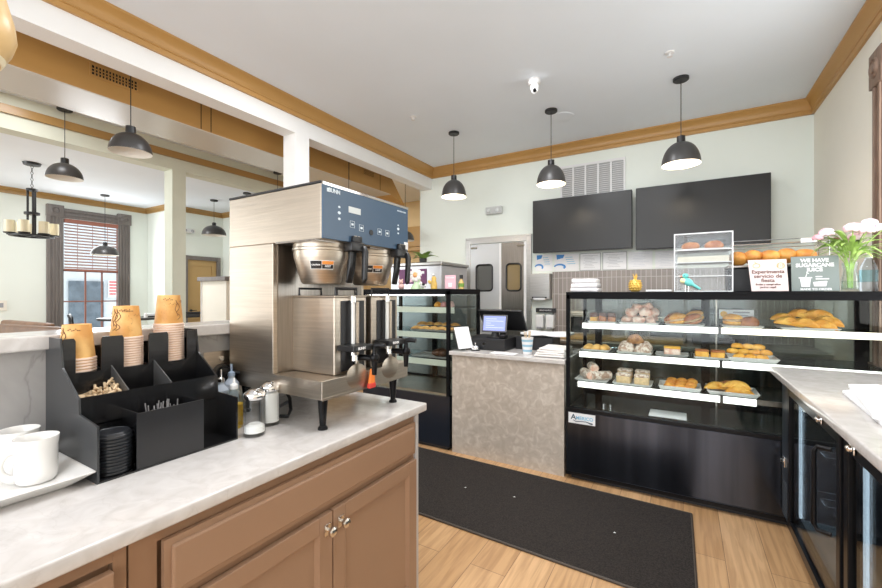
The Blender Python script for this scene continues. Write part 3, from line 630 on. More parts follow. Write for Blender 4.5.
# brew funnels
for y in (1.112, 1.395):
    x = -1.195
    f = B().lathe([(0, 1.438), (0.066, 1.438), (0.074, 1.445), (0.100, 1.535), (0.102, 1.560), (0.106, 1.562), (0.106, 1.570), (0.103, 1.573), (0.103, 1.590), (0, 1.590)], (x, y, 0), 48).build('brew_funnel', steel, mc, True)
    B().box(x-0.115, x+0.10, y-0.118, y+0.118, 1.586, 1.593, 0.001).build('rail', steel_dark, f)
    # badge wrapped on the cone facing the camera
    def cone(a, z, k): rr = 0.074+(z-1.445)/0.09*0.026+k; return (x+rr*math.cos(a), y+rr*math.sin(a), z)
    def patch(a0, a1, z0, z1, k):
        q = B(); n_ = 8; V = [[q.bm.verts.new(cone(a0+(a1-a0)*i/n_, z, k)) for i in range(n_+1)] for z in (z0, z1)]
        W_ = [[q.bm.verts.new(cone(a0+(a1-a0)*i/n_, z, k-0.0008)) for i in range(n_+1)] for z in (z0, z1)]
        for i in range(n_):
            q.bm.faces.new((V[0][i], V[0][i+1], V[1][i+1], V[1][i])); q.bm.faces.new((W_[0][i], W_[1][i], W_[1][i+1], W_[0][i+1]))
        return q
    A = R(-41)
    bd = patch(A-0.46, A+0.46, 1.490, 1.522, 0.0012).build('badge', white_pl, f)
    patch(A-0.44, A-0.02, 1.492, 1.520, 0.0018).build('badge_black', black_pl, f)
    patch(A+0.0, A+0.44, 1.508, 1.520, 0.0018).build('badge_orange', mat('orange_print', (0.75, 0.27, 0.05), 0.5), f)
    patch(A+0.0, A+0.44, 1.492, 1.507, 0.0018).build('badge_black', black_pl, f)
    for k_, (a_, tx) in enumerate(((A-0.23, 'CAUTION'), (A+0.22, 'HOT'))):
        p = cone(a_, 1.5055 if k_ == 0 else 1.501, 0.0024)
        B().text(tx, 0.0068 if k_ == 0 else 0.010, (0, 0, 0), '+x', 0.0003, 0.0003).xf(Matrix.Translation(p) @ Matrix.Rotation(a_, 4, 'Z') @ Matrix.Rotation(R(16), 4, 'Y')).build('badge_lettering', white_pl, f)
    # handle: block clipped under the head and a hanging grip
    b = B(); b.box(-1.100, -1.050, y+0.014, y+0.088, 1.560, 1.594, 0.005); b.box(-1.070, -1.056, y+0.030, y+0.078, 1.594, 1.618, 0.003)
    b.prism([(-1.062, 1.575), (-1.046, 1.585), (-1.034, 1.560), (-1.040, 1.455), (-1.050, 1.440), (-1.058, 1.455), (-1.054, 1.550)], 'y', y+0.070, y+0.090, 0.004)
    b.prism([(-1.085, 1.575), (-1.068, 1.575), (-1.076, 1.500), (-1.092, 1.440), (-1.100, 1.445), (-1.090, 1.500)], 'y', y+0.030, y+0.062, 0.003)
    b.build('handle', black_pl, f, True)
    B().box(-1.0575, -1.0565, y+0.034, y+0.046, 1.602, 1.618).box(-1.0575, -1.0565, y+0.054, y+0.064, 1.602, 1.618).build('catch_detail', steel, f)

def server(y0, y1, label):
    x0, x1 = -1.372, -1.105; z0, z1 = 1.098, 1.388; yc = (y0+y1)/2
    s = thing('coffee_server', label, 'coffee server', ((x0+x1)/2, yc, z0), 'thermal servers on the coffee machine tray')
    B().box(x0, x1, y0, y1, z0, z1, 0.004).build('body', steel, s)
    B().box(x1-0.002, x1+0.003, y0+0.032, y1-0.016, z0+0.01, z1-0.014, 0.001).build('front_panel', black_mt, s)
    B().box(x0-0.001, x1+0.002, y0-0.001, y1+0.001, z1, z1+0.006, 0.002).build('lid', steel, s)
    l = B()
    l.tube([(-1.33, y0+0.03, z1+0.004), (-1.33, y0+0.03, z1+0.034), (-1.33, y1-0.03, z1+0.034), (-1.33, y1-0.03, z1+0.004)], 0.0045, 8)
    l.build('lid_handle', black_mt, s, True)
    B().tube([(-1.13, y0+0.03, z1+0.004), (-1.13, y0+0.03, z1+0.034), (-1.13, y1-0.03, z1+0.034), (-1.13, y1-0.03, z1+0.004)], 0.0045, 8).build('lid_handle', black_mt, s, True)
    yg = y0+0.075
    g = B().cyl((x1+0.022, yg, 1.185), (x1+0.022, yg, 1.375), 0.0075, seg=14).build('sight_gauge', mat('gauge_tube', (0.75, 0.75, 0.72), 0.15), s, True)
    B().cyl((x1+0.022, yg, 1.368), (x1+0.022, yg, 1.392), 0.012, seg=16).box(x1, x1+0.03, yg-0.007, yg+0.007, 1.372, 1.384, 0.002).build('gauge_cap', chrome, g, True)
    B().cyl((x1+0.022, yg, 1.165), (x1+0.022, yg, 1.188), 0.011, seg=16).build('gauge_base', chrome, g, True)
    B().cyl((x1+0.014, yg+0.030, 1.12), (x1+0.014, yg+0.030, 1.37), 0.009, seg=14).build('steel_tube', steel, s, True)
    # faucet
    fb = B().box(x1, x1+0.085, y0+0.012, yg+0.045, 1.188, 1.210, 0.004).build('faucet_guard', black_pl, s)
    B().text('BUNN', 0.014, (x1+0.0855, yg-0.022, 1.199), '+x', 0.0004).build('lettering', white_pl, fb)
    f = B().tube([(x1, yg+0.03, 1.155), (x1+0.06, yg+0.04, 1.155), (x1+0.085, yg+0.05, 1.150)], 0.012, 12).sph((x1+0.085, yg+0.05, 1.155), 0.019, 14, 10)
    f.cyl((x1+0.085, yg+0.05, 1.15), (x1+0.085, yg+0.05, 1.09), 0.013, 0.009, 14)
    f.cyl((x1+0.085, yg+0.05, 1.165), (x1+0.085, yg+0.05, 1.195), 0.010, 0.008, 12)
    f.tube([(x1+0.07, yg+0.05, 1.195), (x1+0.10, yg+0.058, 1.205), (x1+0.125, yg+0.066, 1.200)], [0.011, 0.012, 0.009], 10)
    f.build('faucet', black_gl, s, True)
    B().lathe([(0.0, 0), (0.016, 0), (0.014, 0.02), (0, 0.02)], (x1+0.03, yg, 1.148), 16).build('valve_nut', chrome, s, True)
server(1.092, 1.268, 'steel thermal coffee server with sight gauge, nearer one on the brewer tray')
server(1.300, 1.476, 'steel thermal coffee server with sight gauge, farther one on the brewer tray')
tg = thing('warning_tag', 'small orange and red tag hanging off the front of the brewer tray', 'tag', (-1.05, 1.245, 1.06))
B().prism([(1.228, 1.040), (1.262, 1.040), (1.258, 1.105), (1.240, 1.105)], 'x', -1.064, -1.052, 0.003).build('tag_body', mat('orange_tag', (0.85, 0.22, 0.03), 0.5), tg)
B().prism([(1.226, 1.030), (1.264, 1.030), (1.262, 1.050), (1.228, 1.050)], 'x', -1.066, -1.050, 0.003).build('red_foot', mat('red_tag', (0.65, 0.05, 0.04), 0.5), tg)

# ------------------------------------------------------------------ pendant lamps
def make_pendant(R_, H_, z_shade, label, loc_xy, group, lit=True, flat=False, zc=CZ, power=3):
    x, y = loc_xy
    p = thing('pendant_lamp', label, 'pendant lamp', (x, y, zc), group)
    B().lathe([(0, 0), (0.062, 0), (0.062, -0.018), (0.055, -0.024), (0, -0.024)], (x, y, zc), 28).build('canopy', black_mt, p, True)
    B().cyl((x, y, zc-0.02), (x, y, z_shade+H_+0.05), 0.0035, seg=8).build('cord', black_pl, p, True)
    B().lathe([(0, H_+0.058), (0.010, H_+0.058), (0.032, H_+0.05), (0.033, H_-0.01), (0.0, H_-0.01)], (x, y, z_shade), 24).build('socket_cap', black_pl, p, True)
    pr = [(R_*math.cos(t*PI/2/12)**(0.85), H_*math.sin(t*PI/2/12)**(1.0 if flat else 1.05)) for t in range(0, 12)]
    pr = [(max(r, 0.03), z) for r, z in pr]
    inner = [(r-0.004, z-0.003) for r, z in pr[::-1]]
    sh = B().lathe(pr+[(0.03, H_)], (x, y, z_shade), 48).build('lamp_shade', pend_m, p, True)
    B().lathe([(0.026, H_-0.006)]+[(max(a, 0.026), c) for a, c in inner if c > 0]+[(R_-0.003, 0.0), (R_, 0.0)], (x, y, z_shade), 48).build('lining', lampin, sh, True)
    B().sph((x, y, z_shade+H_*0.48), (0.030, 0.030, 0.036), 16, 10).build('bulb', bulb_m if lit else white_pl, p, True)
    if lit:
        l = bpy.data.lights.new('pendant_light', 'POINT'); l.energy = power; l.shadow_soft_size = 0.03; l.color = (1, 0.86, 0.68)
        o = bpy.data.objects.new('pendant_light', l); C.objects.link(o); o.parent = p; o.location = (0, 0, z_shade+H_*0.25-zc)
    return p
g1 = 'dark pendant lamps above the pastry counter'
make_pendant(0.143, 0.195, 2.525, 'charcoal dome pendant lamp lit, farthest left of three before the back wall', (-2.285, 4.14), g1)
make_pendant(0.143, 0.195, 2.515, 'charcoal dome pendant lamp lit, middle of three before the back wall', (-1.156, 4.14), g1)
make_pendant(0.150, 0.195, 2.520, 'charcoal dome pendant lamp lit, right one of three above the pastry case', (-0.017, 4.10), g1)
g2 = 'black dome pendant lamps in the dining room'
make_pendant(0.136, 0.145, 2.465, 'large black dome pendant lamp in front of the ochre bulkhead grille', (-3.58, 1.45), g2, False)
make_pendant(0.136, 0.145, 2.46, 'black dome pendant lamp behind the coffee machine with only its cord showing', (-3.58, 3.78), g2, False)
make_pendant(0.136, 0.145, 2.20, 'black dome pendant lamp near the ochre bulkhead end with only its cord showing', (-3.58, 4.98), g2, False)
make_pendant(0.145, 0.150, 2.565, 'black dome pendant lamp on the pale header, above and right of the candle chandelier', (-5.36, 1.60), g2, False)
make_pendant(0.145, 0.150, 2.565, 'black dome pendant lamp behind the brewer top, canopy beside the white column', (-5.36, 4.11), g2, False)
make_pendant(0.190, 0.165, 2.055, 'black dome pendant lamp hanging in front of the blind window', (-8.387, 3.024), g2, False, True, 3.07)
make_pendant(0.195, 0.175, 2.44, 'black dome pendant lamp above the tan back door', (-7.168, 4.174), g2, False, True, 3.07)
make_pendant(0.195, 0.175, 2.44, 'black dome pendant lamp hidden behind the brewer with only its canopy showing', (-6.202, 4.163), g2, False, True, 3.07)

# tan shade close to the camera at the top left corner
t = thing('hanging_lamp', 'tan tapered hanging lamp shade with brown bracket at the top left corner', 'lamp', (-2.00, 0.32, CZ))
B().lathe([(0.05, 0.42), (0.075, 0.40), (0.095, 0.33), (0.115, 0.25), (0.142, 0.14), (0.147, 0.09), (0.135, 0.045), (0.11, 0.0), (0.10, 0.003), (0.13, 0.05), (0.138, 0.09), (0.09, 0.33), (0.05, 0.41)], (-2.00, 0.32, 2.165), 48).build('lamp_shade', mat('tan_lamp_shade', (0.62, 0.42, 0.19), 0.35, var=0.15, scale=5), t, True)
B().lathe([(0.108, 0.0), (0.112, 0.0), (0.121, 0.018), (0.117, 0.018)], (-2.00, 0.32, 2.163), 48).build('rim_band', mat('pale_band', (0.72, 0.64, 0.45), 0.4), t, True)
B().box(-0.012, 0.012, -0.012, 0.012, 0, 0.085, 0.004).xf(Matrix.Translation((-1.935, 0.405, 2.335)) @ Matrix.Rotation(R(12), 4, 'X')).build('bracket', mat('brown_bracket', (0.22, 0.13, 0.08), 0.5), t)
B().cyl((-2.00, 0.32, 2.60), (-2.00, 0.32, CZ), 0.005, seg=8).build('cord', black_pl, t)
B().lathe([(0, 0), (0.06, 0), (0.06, -0.02), (0, -0.02)], (-2.00, 0.32, CZ), 24).build('canopy', black_mt, t, True)

# candle chandelier
cx, cy = -7.139, 1.81
ch = thing('chandelier', 'round black iron chandelier with frosted candle glasses hanging in the dining room', 'chandelier', (cx, cy, 3.07))
B().lathe([(0, 0), (0.09, 0), (0.08, -0.03), (0, -0.03)], (cx, cy, 3.07), 24).build('canopy', black_mt, ch, True)
b = B()
for k in range(8): z = 3.02-k*0.04; b.tube([(cx+0.012*math.cos(a*PI/3)*(k % 2), cy+0.012*math.cos(a*PI/3)*(1-k % 2), z+0.022*math.sin(a*PI/3)) for a in range(6)], 0.004, 5, True)
b.build('chain', black_mt, ch)
b = B()
for a in range(3): q = a*2*PI/3; b.cyl((cx+0.04*math.cos(q), cy+0.04*math.sin(q), 2.72), (cx+0.04*math.cos(q), cy+0.04*math.sin(q), 2.15), 0.012, seg=10)
b.cyl((cx, cy, 2.41), (cx, cy, 2.44), 0.075, seg=24).cyl((cx, cy, 2.71), (cx, cy, 2.74), 0.055, seg=24)
b.build('stem', black_mt, ch, True)
b = B(); b.lathe([(0.17, 0.0), (0.21, 0.0), (0.21, 0.018), (0.17, 0.018)], (cx, cy, 2.13), 48)
for a in range(6): q = a*PI/3; b.box(0, 0.18, -0.012, 0.012, 2.133, 2.147, M=Matrix.Translation((cx, cy, 0)) @ Matrix.Rotation(q, 4, 'Z'))
b.build('ring', black_mt, ch, True)
for a in range(7):
    q = a*2*PI/7+0.3; qx = cx+0.205*math.cos(q); qy = cy+0.205*math.sin(q)
    d = B().lathe([(0, 0), (0.054, 0), (0.060, 0.012), (0, 0.012)], (qx, qy, 2.15), 20).build('candle_cup', black_mt, ch, True)
    B().lathe([(0, 0), (0.049, 0), (0.049, 0.15), (0.045, 0.15), (0.043, 0.01), (0, 0.01)], (qx, qy, 2.162), 20).build('candle_glass', mat('frosted_candle_glass', (0.88, 0.80, 0.58), 0.4), d, True)

# ------------------------------------------------------------------ dining furniture seen over the ledge
def booth(x, y, rz, label, z=1.0, w=1.4):
    t = thing('booth_bench', label, 'booth', (x, y, 0), 'booth benches in the dining room', rz)
    B().box(-w/2, w/2, -0.25, 0.30, 0.0, 0.42, 0.01).build('base', wood_dk, t, world=False)
    B().box(-w/2, w/2, -0.22, 0.34, 0.42, 0.52, 0.03, 3).build('seat', leather, t, world=False)
    B().box(-w/2, w/2, -0.34, -0.22, 0.42, z, 0.03, 3).build('backrest', leather, t, True, world=False)
booth(-4.35, 0.97, R(6), 'brown leather booth bench nearest the marble ledge, cut by the left edge', 1.13, 1.7)
booth(-5.9, 1.75, R(8), 'brown leather booth bench behind the nearest one, left of the dining window', 1.07, 1.5)
booth(-7.6, 2.15, R(2), 'brown leather booth bench farthest back against the dining room wall', 1.03, 1.5)
def table(x, y, r, z, label, grp='dining tables'):
    t = thing('dining_table', label, 'table', (x, y, 0), grp)
    B().cyl((x, y, z-0.035), (x, y, z), r, seg=36).build('table_top', mat('dark_table_top', (0.035, 0.03, 0.03), 0.3), t, True)
    B().cyl((x, y, 0.03), (x, y, z-0.035), 0.04, seg=14).build('column', black_mt, t, True)
    B().cyl((x, y, 0), (x, y, 0.03), 0.26, 0.22, 24).build('foot', black_mt, t, True)
table(-8.1, 3.28, 0.45, 1.00, 'high dark round table with bottles below the blind window')
for i, (x, y, h, lb) in enumerate(((-8.05, 3.20, 0.20, 'dark condiment bottle standing tallest on the table below the window'), (-8.2, 3.33, 0.11, 'short dark sauce bottle on the table below the window'), (-7.9, 3.42, 0.09, 'small pale jar on the table below the window'))):
    tag(B().lathe([(0, 0), (0.03, 0), (0.03, h*0.6), (0.012, h*0.75), (0.012, h), (0, h)], (x, y, 1.0), 16).build('condiment_bottle', black_gl if i < 2 else porcelain, None, True), lb, 'bottle')
cdy = thing('napkin_caddy', 'low grey napkin caddy on the table below the blind window', 'caddy', (-8.0, 3.50, 1.0))
B().box(-8.06, -7.94, 3.44, 3.64, 1.0, 1.02, 0.003).build('tray', black_mt, cdy); B().box(-8.05, -7.95, 3.46, 3.62, 1.02, 1.06, 0.006).build('napkins', paper, cdy)
def chair(x, y, rz, label):
    t = thing('dining_chair', label, 'chair', (x, y, 0), 'dark dining chairs', rz)
    for sx in (-1, 1):
        for sy in (-1, 1): B().cyl((sx*0.20, sy*0.19, 0), (sx*0.18, sy*0.17, 0.72), 0.018, seg=10).build('leg', black_mt, t, True, world=False)
    B().box(-0.21, 0.21, -0.20, 0.20, 0.72, 0.77, 0.015).build('seat', leather, t, world=False)
    B().tube([(-0.2, -0.19, 0.76), (-0.21, -0.22, 1.02), (-0.18, -0.24, 1.07), (0.18, -0.24, 1.07), (0.21, -0.22, 1.02), (0.2, -0.19, 0.76)], 0.016, 8).box(-0.18, 0.18, -0.24, -0.22, 0.98, 1.06, 0.006).build('backrest', black_mt, t, True, world=False)
chair(-7.75, 4.05, R(60), 'dark bar chair between the kraft cups, right of the blind window')
chair(-8.2, 2.75, R(-20), 'dark bar chair at the round table under the blind window')
pt = thing('partition_screen', 'cream half height partition with dark wood cap behind the coffee brewer', 'partition', (-6.3, 4.0, 0))
B().box(-6.55, -5.9, 3.62, 4.45, 0, 1.60).build('panel', cream_m, pt); B().box(-6.60, -5.85, 3.57, 4.50, 1.60, 1.665, 0.008).build('cap', wood_dk, pt)
B().box(-6.552, -6.545, 3.60, 3.66, 0, 1.60).build('corner_post', white_m, pt)
ex = thing('exit_light', 'small emergency light box on the dining wall above the tan door', 'light fixture', (-8.25, 4.30, 2.62))
B().box(-8.265, -8.20, 4.17, 4.40, 2.58, 2.66, 0.01).build('housing', white_pl, ex)
for y in (4.22, 4.35): B().sph((-8.195, y, 2.62), (0.02, 0.03, 0.03)).build('lamp_head', mat('grey_lens', (0.4, 0.4, 0.42), 0.2), ex, True)
ow = thing('wall_socket', 'white double socket low on the far dining wall above the booths', 'socket', (-9.095, 1.92, 1.22))
B().box(-9.1, -9.085, 1.84, 2.02, 1.14, 1.30, 0.003).build('plate', cream_m, ow)
B().box(-9.086, -9.083, 1.87, 1.91, 1.19, 1.26).box(-9.086, -9.083, 1.94, 1.98, 1.19, 1.26).build('sockets', ink_grey, ow)

# ------------------------------------------------------------------ ceiling fittings
cm = thing('ceiling_camera', 'small white security camera on the ceiling between the pendants', 'camera', (-1.12, 3.48, CZ))
B().lathe([(0, 0), (0.055, 0), (0.055, -0.03), (0.04, -0.045), (0, -0.045)], (-1.12, 3.48, CZ), 28).build('mount', white_pl, cm, True)
hd = B().sph((-1.115, 3.47, CZ-0.07), 0.038).cyl((-1.115, 3.47, CZ-0.07), (-1.10, 3.43, CZ-0.115), 0.030, 0.028, 20).build('camera_head', white_pl, cm, True)
B().cyl((-1.10, 3.43, CZ-0.112), (-1.098, 3.425, CZ-0.122), 0.016, seg=16).build('lens', black_gl, hd, True)
for x, y, nm in ((-0.09, 3.62, 'tiny white sprinkler on the ceiling left of the right pendant'), (-2.45, 3.55, 'tiny white sprinkler on the ceiling near the left crown')):
    s = thing('sprinkler', nm, 'sprinkler', (x, y, CZ), 'ceiling sprinklers')
    B().lathe([(0, 0), (0.035, 0), (0.03, -0.008), (0, -0.008)], (x, y, CZ), 20).build('escutcheon', white_pl, s, True)
    B().cyl((x, y, CZ-0.03), (x, y, CZ-0.008), 0.008, seg=10).cyl((x, y, CZ-0.034), (x, y, CZ-0.030), 0.02, seg=14).build('deflector', white_pl, s, True)
sk = thing('ceiling_speaker', 'flush round white speaker in the ceiling beside the middle pendant', 'speaker', (-0.97, 4.20, CZ))
B().lathe([(0, 0), (0.125, 0), (0.12, -0.006), (0.105, -0.008), (0, -0.008)], (-1.10, 4.36, CZ), 36).build('grille', ceil_m, sk, True)

# ------------------------------------------------------------------ back wall: grille, light, televisions, papers
g = thing('air_grille', 'white return air grille with five bays above the televisions', 'vent', (-0.95, 5.19, 2.6))
b = B(); b.box(-1.32, -0.59, 5.185, 5.2, 2.57, 2.60); b.box(-1.32, -0.59, 5.185, 5.2, 2.975, 3.0)
for i in range(6): x = -1.32+0.73*i/5; b.box(x-0.010, x+0.010, 5.183, 5.2, 2.57, 3.0)
b.build('frame', white_pl, g)
b = B()
for i in range(16): z = 2.61+i*0.024; b.box(-1.31, -0.60, 5.188, 5.1985, z, z+0.004, M=None)
b.build('louvres', white_pl, g); B().box(-1.31, -0.60, 5.1975, 5.2, 2.60, 2.98).build('filter', mat('grey_filter', (0.42, 0.42, 0.42), 0.8), g)
e = thing('emergency_light', 'small white emergency light box on the back wall left of the televisions', 'light fixture', (-2.22, 5.17, 2.54))
B().box(-2.345, -2.105, 5.14, 5.2, 2.49, 2.595, 0.015).build('housing', mat('pale_grey_housing', (0.55, 0.56, 0.55), 0.4), e)
for x in (-2.29, -2.17): B().lathe([(0, 0.018), (0.022, 0.014), (0.030, 0)], (x, 5.14, 2.54), 20, Matrix.Rotation(PI/2, 4, 'X')).build('lamp_head', mat('clear_lamp', (0.7, 0.72, 0.72), 0.1), e, True)
for x0, x1, z0, z1, lb in ((-1.624, -0.491, 1.912, 2.565, 'wide black wall television, left of the pair'), (-0.452, 0.726, 1.890, 2.570, 'wide black wall television, right of the pair')):
    t = thing('television', lb, 'television', ((x0+x1)/2, 5.05, z0), 'pair of black menu televisions')
    B().box(x0, x1, 4.985, 5.06, z0, z1, 0.006).build('housing', black_pl, t)
    B().box(x0+0.012, x1-0.012, 4.982, 4.986, z0+0.016, z1-0.012).build('screen', tv_m, t)
    B().box((x0+x1)/2-0.2, (x0+x1)/2+0.2, 5.06, 5.198, z0+0.15, z1-0.15).build('wall_bracket', black_mt, t)
def sheet(x0, x1, z0, z1, lb, kind, y=5.196, framed=False):
    s = thing('wall_notice', lb, 'notice', ((x0+x1)/2, y, z0), 'papers pinned along the back wall')
    B().box(x0, x1, y-0.003, y+0.003, z0, z1).build('sheet', paper, s)
    w_ = x1-x0; h_ = z1-z0
    if kind == 'blue':
        b = B(); b.prism([(x0+w_*0.08, z1-h_*0.02), (x0+w_*0.42, z1-h_*0.02), (x0+w_*0.36, z1-h_*0.22), (x0+w_*0.10, z1-h_*0.30)], 'y', y-0.005, y-0.003)
        arc = [(math.cos(a), math.sin(a)) for a in [PI*0.95-i*PI*1.15/10 for i in range(11)]]
        outer = [(x0+w_*(0.22+0.26*c), z0+h_*(0.25+0.20*q)) for c, q in arc]; inner = [(x0+w_*(0.20+0.18*c), z0+h_*(0.24+0.11*q)) for c, q in arc]
        b.prism(outer+inner[::-1], 'y', y-0.005, y-0.003); b.build('logo', ink_blue, s)
        b = B()
        for k in range(4): b.box(x0+w_*(0.45+0.03*k), x0+w_*(0.75+0.04*k), y-0.004, y-0.003, z1-h_*(0.2+k*0.13), z1-h_*(0.17+k*0.13))
        b.build('small_print', ink_lblue, s)
    else:
        b = B()
        for k in range(9): q = 0.28*abs(math.sin(k*1.9)); b.box(x0+w_*(0.12+q*0.5), x1-w_*(0.12+q), y-0.004, y-0.003, z1-h_*(0.12+k*0.09), z1-h_*(0.105+k*0.09))
        b.build('small_print', ink_grey if kind == 'print' else mat('faint_print', (0.6, 0.62, 0.68), 0.7), s)
    if framed:
        b = B(); f = 0.008
        b.box(x0-f, x1+f, y-0.006, y+0.003, z1, z1+f); b.box(x0-f, x1+f, y-0.006, y+0.003, z0-f, z0); b.box(x0-f, x0, y-0.006, y+0.003, z0, z1); b.box(x1, x1+f, y-0.006, y+0.003, z0, z1)
        b.build('frame', mat('grey_frame', (0.4, 0.4, 0.4), 0.4), s)
sheet(-1.655, -1.432, 1.695, 1.905, 'white sheet with blue swoosh logo, beside the kitchen door', 'blue')
sheet(-1.405, -1.11, 1.688, 1.898, 'white sheet with blue swoosh logo, second from the kitchen door', 'blue')
sheet(-1.09, -0.858, 1.692, 1.890, 'thin framed certificate, left one under the left television', 'print', framed=True)
sheet(-0.825, -0.570, 1.692, 1.890, 'thin framed certificate, right one under the left television', 'print', framed=True)
sheet(-0.550, -0.300, 1.686, 1.886, 'faintly printed white sheet under the gap between the televisions', 'faint')
sheet(-0.272, -0.05, 1.686, 1.880, 'faintly printed white sheet behind the acrylic bread box', 'faint')
td = thing('towel_dispenser', 'stainless paper towel dispenser on the wall right of the kitchen door', 'dispenser', (-1.565, 5.1, 1.33))
B().box(-1.695, -1.435, 5.07, 5.2, 1.33, 1.66, 0.008).build('housing', steel_n, td)
B().box(-1.66, -1.47, 5.065, 5.075, 1.345, 1.365).build('slot', black_pl, td); B().box(-1.64, -1.49, 5.055, 5.085, 1.325, 1.352, 0.004).build('paper_towel', paper, td)
ks = thing('wall_rack', 'dark narrow wall rack on the tiles below the towel dispenser', 'rack', (-1.5, 5.14, 1.18))
B().box(-1.63, -1.38, 5.13, 5.18, 1.165, 1.22, 0.004).build('rack_body', black_mt, ks)
B().text('HOLD HANDLE', 0.022, (-1.505, 5.129, 1.193), '-y').build('lettering', paper, ks)
for i, (x, lb) in enumerate(((-1.57, 'white soap dispenser under the dark wall rack, left one'), (-1.44, 'white soap dispenser under the dark wall rack, right one'))):
    s = thing('soap_dispenser', lb, 'dispenser', (x, 5.1, 0.98), 'white dispensers on the tiles')
    B().box(x-0.05, x+0.05, 5.08, 5.18, 0.97, 1.14, 0.012).build('housing', white_pl, s); B().box(x-0.03, x+0.03, 5.07, 5.085, 0.96, 0.985, 0.003).build('lever', ink_grey, s)

# back work counter
tag(B().box(-1.42, 1.06, 4.55, 5.17, 0.0, 0.86).build('carcass_tmp', steel_dark), None)
bc = bpy.data.objects['carcass_tmp']; bc.name = 'back_counter'; bc.data.name = 'back_counter'
tag(bc, 'long stainless back counter below the tiled wall behind the pastry case', 'counter')
tag(B().box(-1.45, 1.06, 4.50, 5.18, 0.862, 0.90, 0.004).build('back_worktop', steel), 'thin stainless worktop on the back counter under the tiled wall', 'worktop')
sh_ = thing('prep_board', 'long ochre wooden board on the back worktop seen through the case side', 'board', (-0.6, 4.75, 0.9))
B().box(-1.25, 0.0, 4.62, 4.90, 0.902, 0.945, 0.006).build('board', mat('ochre_wood', (0.50, 0.30, 0.11), 0.5, var=0.2, scale=6), sh_)
for x, y, w_, h_, nm, lb, mm in ((-1.02, 4.98, 0.24, 0.30, 'steel_canister', 'tall stainless canister on the back worktop left of the case interior', steel), (-0.66, 5.0, 0.26, 0.20, 'storage_bin', 'white plastic storage bin on the back worktop', white_pl), (0.30, 4.95, 0.45, 0.36, 'microwave_oven', 'dark countertop oven on the back worktop behind the bread', black_mt), (-0.15, 5.0, 0.35, 0.26, 'food_warmer', 'grey steel food warmer on the back worktop behind the meringues', steel)):
    t = thing(nm, lb, nm.split('_')[-1], (x, y, 0.9))
    B().box(x-w_/2, x+w_/2, y-0.14, y+0.14, 0.902 if y > 4.97 else 0.902, 0.90+h_, 0.012).build('housing', mm, t)
    B().box(x-w_/2+0.02, x+w_/2-0.02, y-0.146, y-0.139, 0.90+h_*0.2, 0.90+h_*0.8, 0.002).build('front', steel_dark if mm != steel else black_gl, t)
    B().cyl((x-w_/3, y-0.155, 0.90+h_*0.86), (x+w_/3, y-0.155, 0.90+h_*0.86), 0.006, seg=8).build('handle', chrome, t, True)

# stainless cabinet with the purple front, behind the small case
kc = thing('steel_cabinet', 'tall stainless cabinet with purple panel behind the small pastry case', 'cabinet', (-2.86, 4.45, 0))
B().box(-3.13, -2.40, 4.05, 4.70, 0.0, 1.735, 0.006).build('housing', mat('pale_steel_sheet', (0.60, 0.60, 0.62), 0.35, 0.7), kc)
B().box(-3.15, -2.38, 4.02, 4.72, 1.735, 1.775, 0.008).build('top_lid', steel_n, kc)
pp = B().box(-3.0, -2.60, 4.043, 4.05, 1.52, 1.70).build('purple_panel', mat('purple_print', (0.13, 0.02, 0.10), 0.4), kc)
B().cyl((-2.83, 4.043, 1.61), (-2.83, 4.040, 1.61), 0.07, seg=24).build('flower_print', petal, pp); B().box(-2.72, -2.63, 4.040, 4.043, 1.64, 1.67).build('caption_patch', paper, pp)
pl_ = thing('potted_plant', 'small leafy green plant on top of the stainless cabinet', 'plant', (-2.75, 4.2, 1.776))
B().lathe([(0, 0), (0.04, 0), (0.05, 0.06), (0.045, 0.06), (0, 0.05)], (-2.75, 4.2, 1.776), 20).build('pot', black_pl, pl_, True)
def leaf(b, base, d, L, w_):
    d = Vector(d).normalized(); side = d.cross(Vector((0, 0, 1))).normalized(); up = side.cross(d); n = 6; top = []
    t = b.bm; prev = None
    for i in range(n+1):
        q = i/n; c = Vector(base)+d*L*q+up*(-0.35*L*q*q)+Vector((0, 0, 0.15*L*math.sin(q*PI))); ww = w_*math.sin(PI*min(1, q*0.92+0.08))**0.8
        row = [t.verts.new(c-side*ww), t.verts.new(c+up*ww*-0.25), t.verts.new(c+side*ww)]
        if prev:
            t.faces.new((prev[0], prev[1], row[1], row[0])); t.faces.new((prev[1], prev[2], row[2], row[1]))
        prev = row
b = B()
for k in range(18):
    a = k*2.4; leaf(b, (-2.75, 4.2, 1.81), (math.cos(a), math.sin(a), 0.5+1.0*random.random()), random.uniform(0.14, 0.21), 0.032)
b.build('leaves', mat('plant_leaf', (0.36, 0.55, 0.12), 0.5, var=0.5, scale=12), pl_, True)

